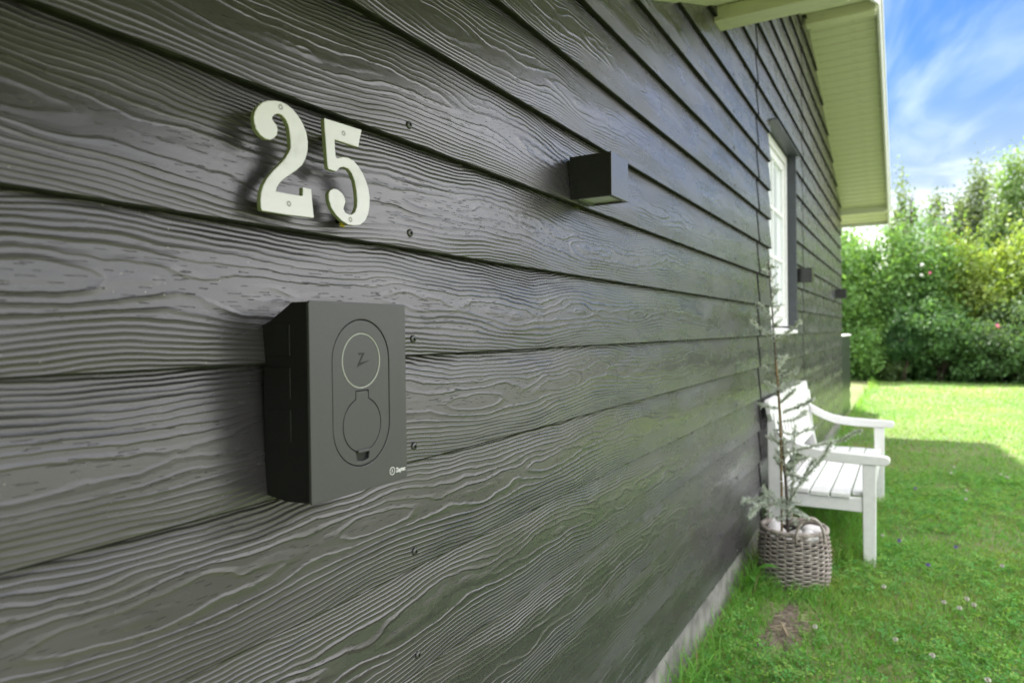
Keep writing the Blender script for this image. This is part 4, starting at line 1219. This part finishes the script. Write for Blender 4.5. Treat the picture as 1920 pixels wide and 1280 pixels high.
def tree(name, x, y, rx, ry, z0, z1, label, cat, nclump, per, leaf, base_c, var_c, seed, shape='round', trunk_r=0.05, stems=1, group=None, narrow=0.45, flowers=None):
    root = empty(name, (x, y, 0), label, cat, group)
    V, C = crown((x, y, (z0+z1)/2), rx, ry, (z1-z0)/2, nclump, per, leaf, base_c, var_c, seed, shape, narrow=narrow)
    V = V-np.array([x, y, 0]); b_ = np.arange(len(V)//4)[:, None]*4
    np_mesh('crown', V, b_+np.array([[0, 1, 2, 3]]), np.zeros((0, 3), int), M_leaf, C, parent=root)
    rr = random.Random(seed); mb = MB()
    for k in range(stems):
        a_ = rr.uniform(0, 6.28); sp_ = 0.12*rx if stems > 1 else 0.0
        p0 = Vector((x+sp_*math.cos(a_), y+sp_*math.sin(a_), -0.05)); top = Vector((x+rr.gauss(0, rx*0.3), y+rr.gauss(0, ry*0.3), z0+(z1-z0)*0.8))
        pts = [p0.lerp(top, t)+Vector((rr.gauss(0, 0.03), rr.gauss(0, 0.03), 0)) for t in (0, 0.2, 0.4, 0.6, 0.8, 1)]
        mb.tube(pts, [trunk_r*(1-0.8*t) for t in (0, 0.2, 0.4, 0.6, 0.8, 1)], 7)
        for q in range(4 if stems == 1 else 2):
            st = pts[1+q % 4]; en = st + Vector((rr.gauss(0, rx*0.5), rr.gauss(0, ry*0.5), rr.uniform(0.2, 0.5)*(z1-z0)*0.4))
            mb.tube([st, st.lerp(en, 0.5)+Vector((0, 0, 0.05)), en], [trunk_r*0.45, trunk_r*0.3, trunk_r*0.1], 5)
    mb.build('trunk', M_trunk, root)
    if flowers:
        for (px, py, ds, r, mat, nm) in flowers:
            c = on_s(px, py, x-rx*0.9+ds); mb = MB()
            for k in range(14):
                d = Vector((-abs(rr.gauss(0.7, 0.5)), rr.gauss(0, 1), rr.gauss(0.1, 1))).normalized(); s_ = d.orthogonal().normalized()*r*0.7
                u_ = d.cross(s_)
                mb.add([c+d*r*0.2-s_, c+d*r*0.4+u_, c+d*r*0.7+s_, c+d*r*0.5-u_], [(0, 1, 2, 3)], True)
            mb.build(nm, mat, root)
    return root
G1, G2 = (0.115, 0.24, 0.065), (0.19, 0.34, 0.10)
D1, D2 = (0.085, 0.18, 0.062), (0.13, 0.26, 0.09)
Y1, Y2 = (0.18, 0.28, 0.065), (0.28, 0.36, 0.09)
S1, S2 = (0.12, 0.18, 0.095), (0.19, 0.25, 0.14)
M_pink = plain('rose_pink', (0.70, 0.16, 0.30), 0.6); M_rosew = plain('rose_white', (0.78, 0.78, 0.74), 0.6)
grp = 'shrubs along the far edge of the lawn'
tree('leafy_shrub', 18.6, 0.75, 1.15, 1.05, -0.2, 3.35, 'tall fresh green leafy shrub half hidden behind the house corner', 'shrub', 130, 260, 0.10, G1, G2, 1, stems=4, group=grp)
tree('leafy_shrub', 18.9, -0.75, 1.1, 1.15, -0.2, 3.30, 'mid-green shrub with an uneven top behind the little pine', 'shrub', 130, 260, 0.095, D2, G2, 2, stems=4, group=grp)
tree('leafy_shrub', 19.2, -1.95, 1.1, 1.1, -0.1, 3.15, 'yellow-green sunlit shrub rising behind the rose bush', 'shrub', 130, 260, 0.095, Y1, Y2, 3, stems=4, group=grp)
tree('leafy_shrub', 18.9, -3.3, 1.1, 1.15, -0.2, 3.3, 'broad yellowish shrub at the open end of the hedge', 'shrub', 95, 170, 0.12, Y1, Y2, 4, stems=4, group=grp)
tree('leafy_shrub', 18.0, -2.55, 0.85, 0.95, 0.05, 1.75, 'grey-green rose bush with a pink flower at the lawn edge', 'shrub', 75, 170, 0.085, D2, S1, 5, stems=3, group=grp,
     flowers=[(1871, 612, 0, 0.06, M_pink, 'pink_rose')])
tree('leafy_shrub', 17.9, -1.25, 0.75, 0.85, 0.05, 1.85, 'dark green rose thicket with a few white blossoms', 'shrub', 75, 170, 0.085, D1, D2, 6, stems=3, group=grp,
     flowers=[(1729, 497, 0.5, 0.05, M_rosew, 'white_rose'), (1728, 516, 0.4, 0.035, M_rosew, 'white_rose'), (1744, 512, 0.4, 0.04, M_pink, 'pink_rose')])
tree('leafy_shrub', 17.8, 0.15, 0.7, 0.8, 0.05, 1.5, 'low bright green bush in front of the tall leafy shrub', 'shrub', 70, 160, 0.10, G1, G2, 7, stems=3, group=grp)
tree('leafy_shrub', 17.7, -0.35, 0.35, 0.4, 0.02, 0.72, 'small round pale green bush at the foot of the hedge', 'shrub', 40, 110, 0.075, G2, S2, 8, stems=2, group=grp)
tree('leafy_shrub', 17.7, -3.4, 0.6, 0.7, 0.02, 1.2, 'low grey-green bush at the end of the rose bushes', 'shrub', 50, 130, 0.085, G1, S2, 9, stems=2, group=grp)
tree('leafy_shrub', 18.7, 2.4, 1.2, 1.3, 0.1, 3.4, 'large dense green shrub hidden behind the gable corner', 'shrub', 80, 150, 0.13, G1, G2, 10, stems=3, group=grp)
tree('leafy_shrub', 18.7, -4.9, 1.2, 1.3, 0.1, 3.2, 'large mixed green shrub beyond the yellowish one', 'shrub', 80, 150, 0.13, D2, G2, 11, stems=3, group=grp)
# little pine in front
tree('young_pine', 17.5, -0.62, 0.42, 0.42, 0.55, 1.65, 'young pine with a bare brown stem in front of the hedge', 'pine', 60, 150, 0.10, (0.035, 0.10, 0.035), (0.075, 0.17, 0.05), 12, shape='spire', trunk_r=0.035, narrow=0.16)
# trees behind
tg = 'trees behind the hedge'
tree('slender_tree', 22.5, -0.62, 0.62, 0.55, 2.2, 5.65, 'slender pale tree with a loose pointed crown above the hedge', 'tree', 55, 110, 0.11, Y1, S2, 13, shape='spire', trunk_r=0.06, group=tg)
tree('dark_tree', 24.5, -2.35, 1.0, 1.05, 1.4, 5.55, 'dark grey-green tree standing behind the sunlit shrubs', 'tree', 90, 190, 0.11, S1, S2, 14, trunk_r=0.11, group=tg)
tree('tall_tree', 23.0, -3.75, 1.2, 1.2, 1.2, 5.6, 'tall light green tree overtopping the hedge', 'tree', 110, 200, 0.12, S2, G2, 15, trunk_r=0.13, group=tg)
tree('background_tree', 24.0, 1.6, 1.6, 1.7, 1.2, 4.6, 'rounded green tree far behind the house corner', 'tree', 80, 120, 0.16, G1, G2, 16, trunk_r=0.13, group=tg)
tree('background_tree', 23.5, -6.2, 1.6, 1.7, 1.0, 5.3, 'broad green tree beyond the tall light green one', 'tree', 90, 120, 0.17, G1, Y1, 17, trunk_r=0.15, group=tg)

# dense older growth closing the view behind the shrubs
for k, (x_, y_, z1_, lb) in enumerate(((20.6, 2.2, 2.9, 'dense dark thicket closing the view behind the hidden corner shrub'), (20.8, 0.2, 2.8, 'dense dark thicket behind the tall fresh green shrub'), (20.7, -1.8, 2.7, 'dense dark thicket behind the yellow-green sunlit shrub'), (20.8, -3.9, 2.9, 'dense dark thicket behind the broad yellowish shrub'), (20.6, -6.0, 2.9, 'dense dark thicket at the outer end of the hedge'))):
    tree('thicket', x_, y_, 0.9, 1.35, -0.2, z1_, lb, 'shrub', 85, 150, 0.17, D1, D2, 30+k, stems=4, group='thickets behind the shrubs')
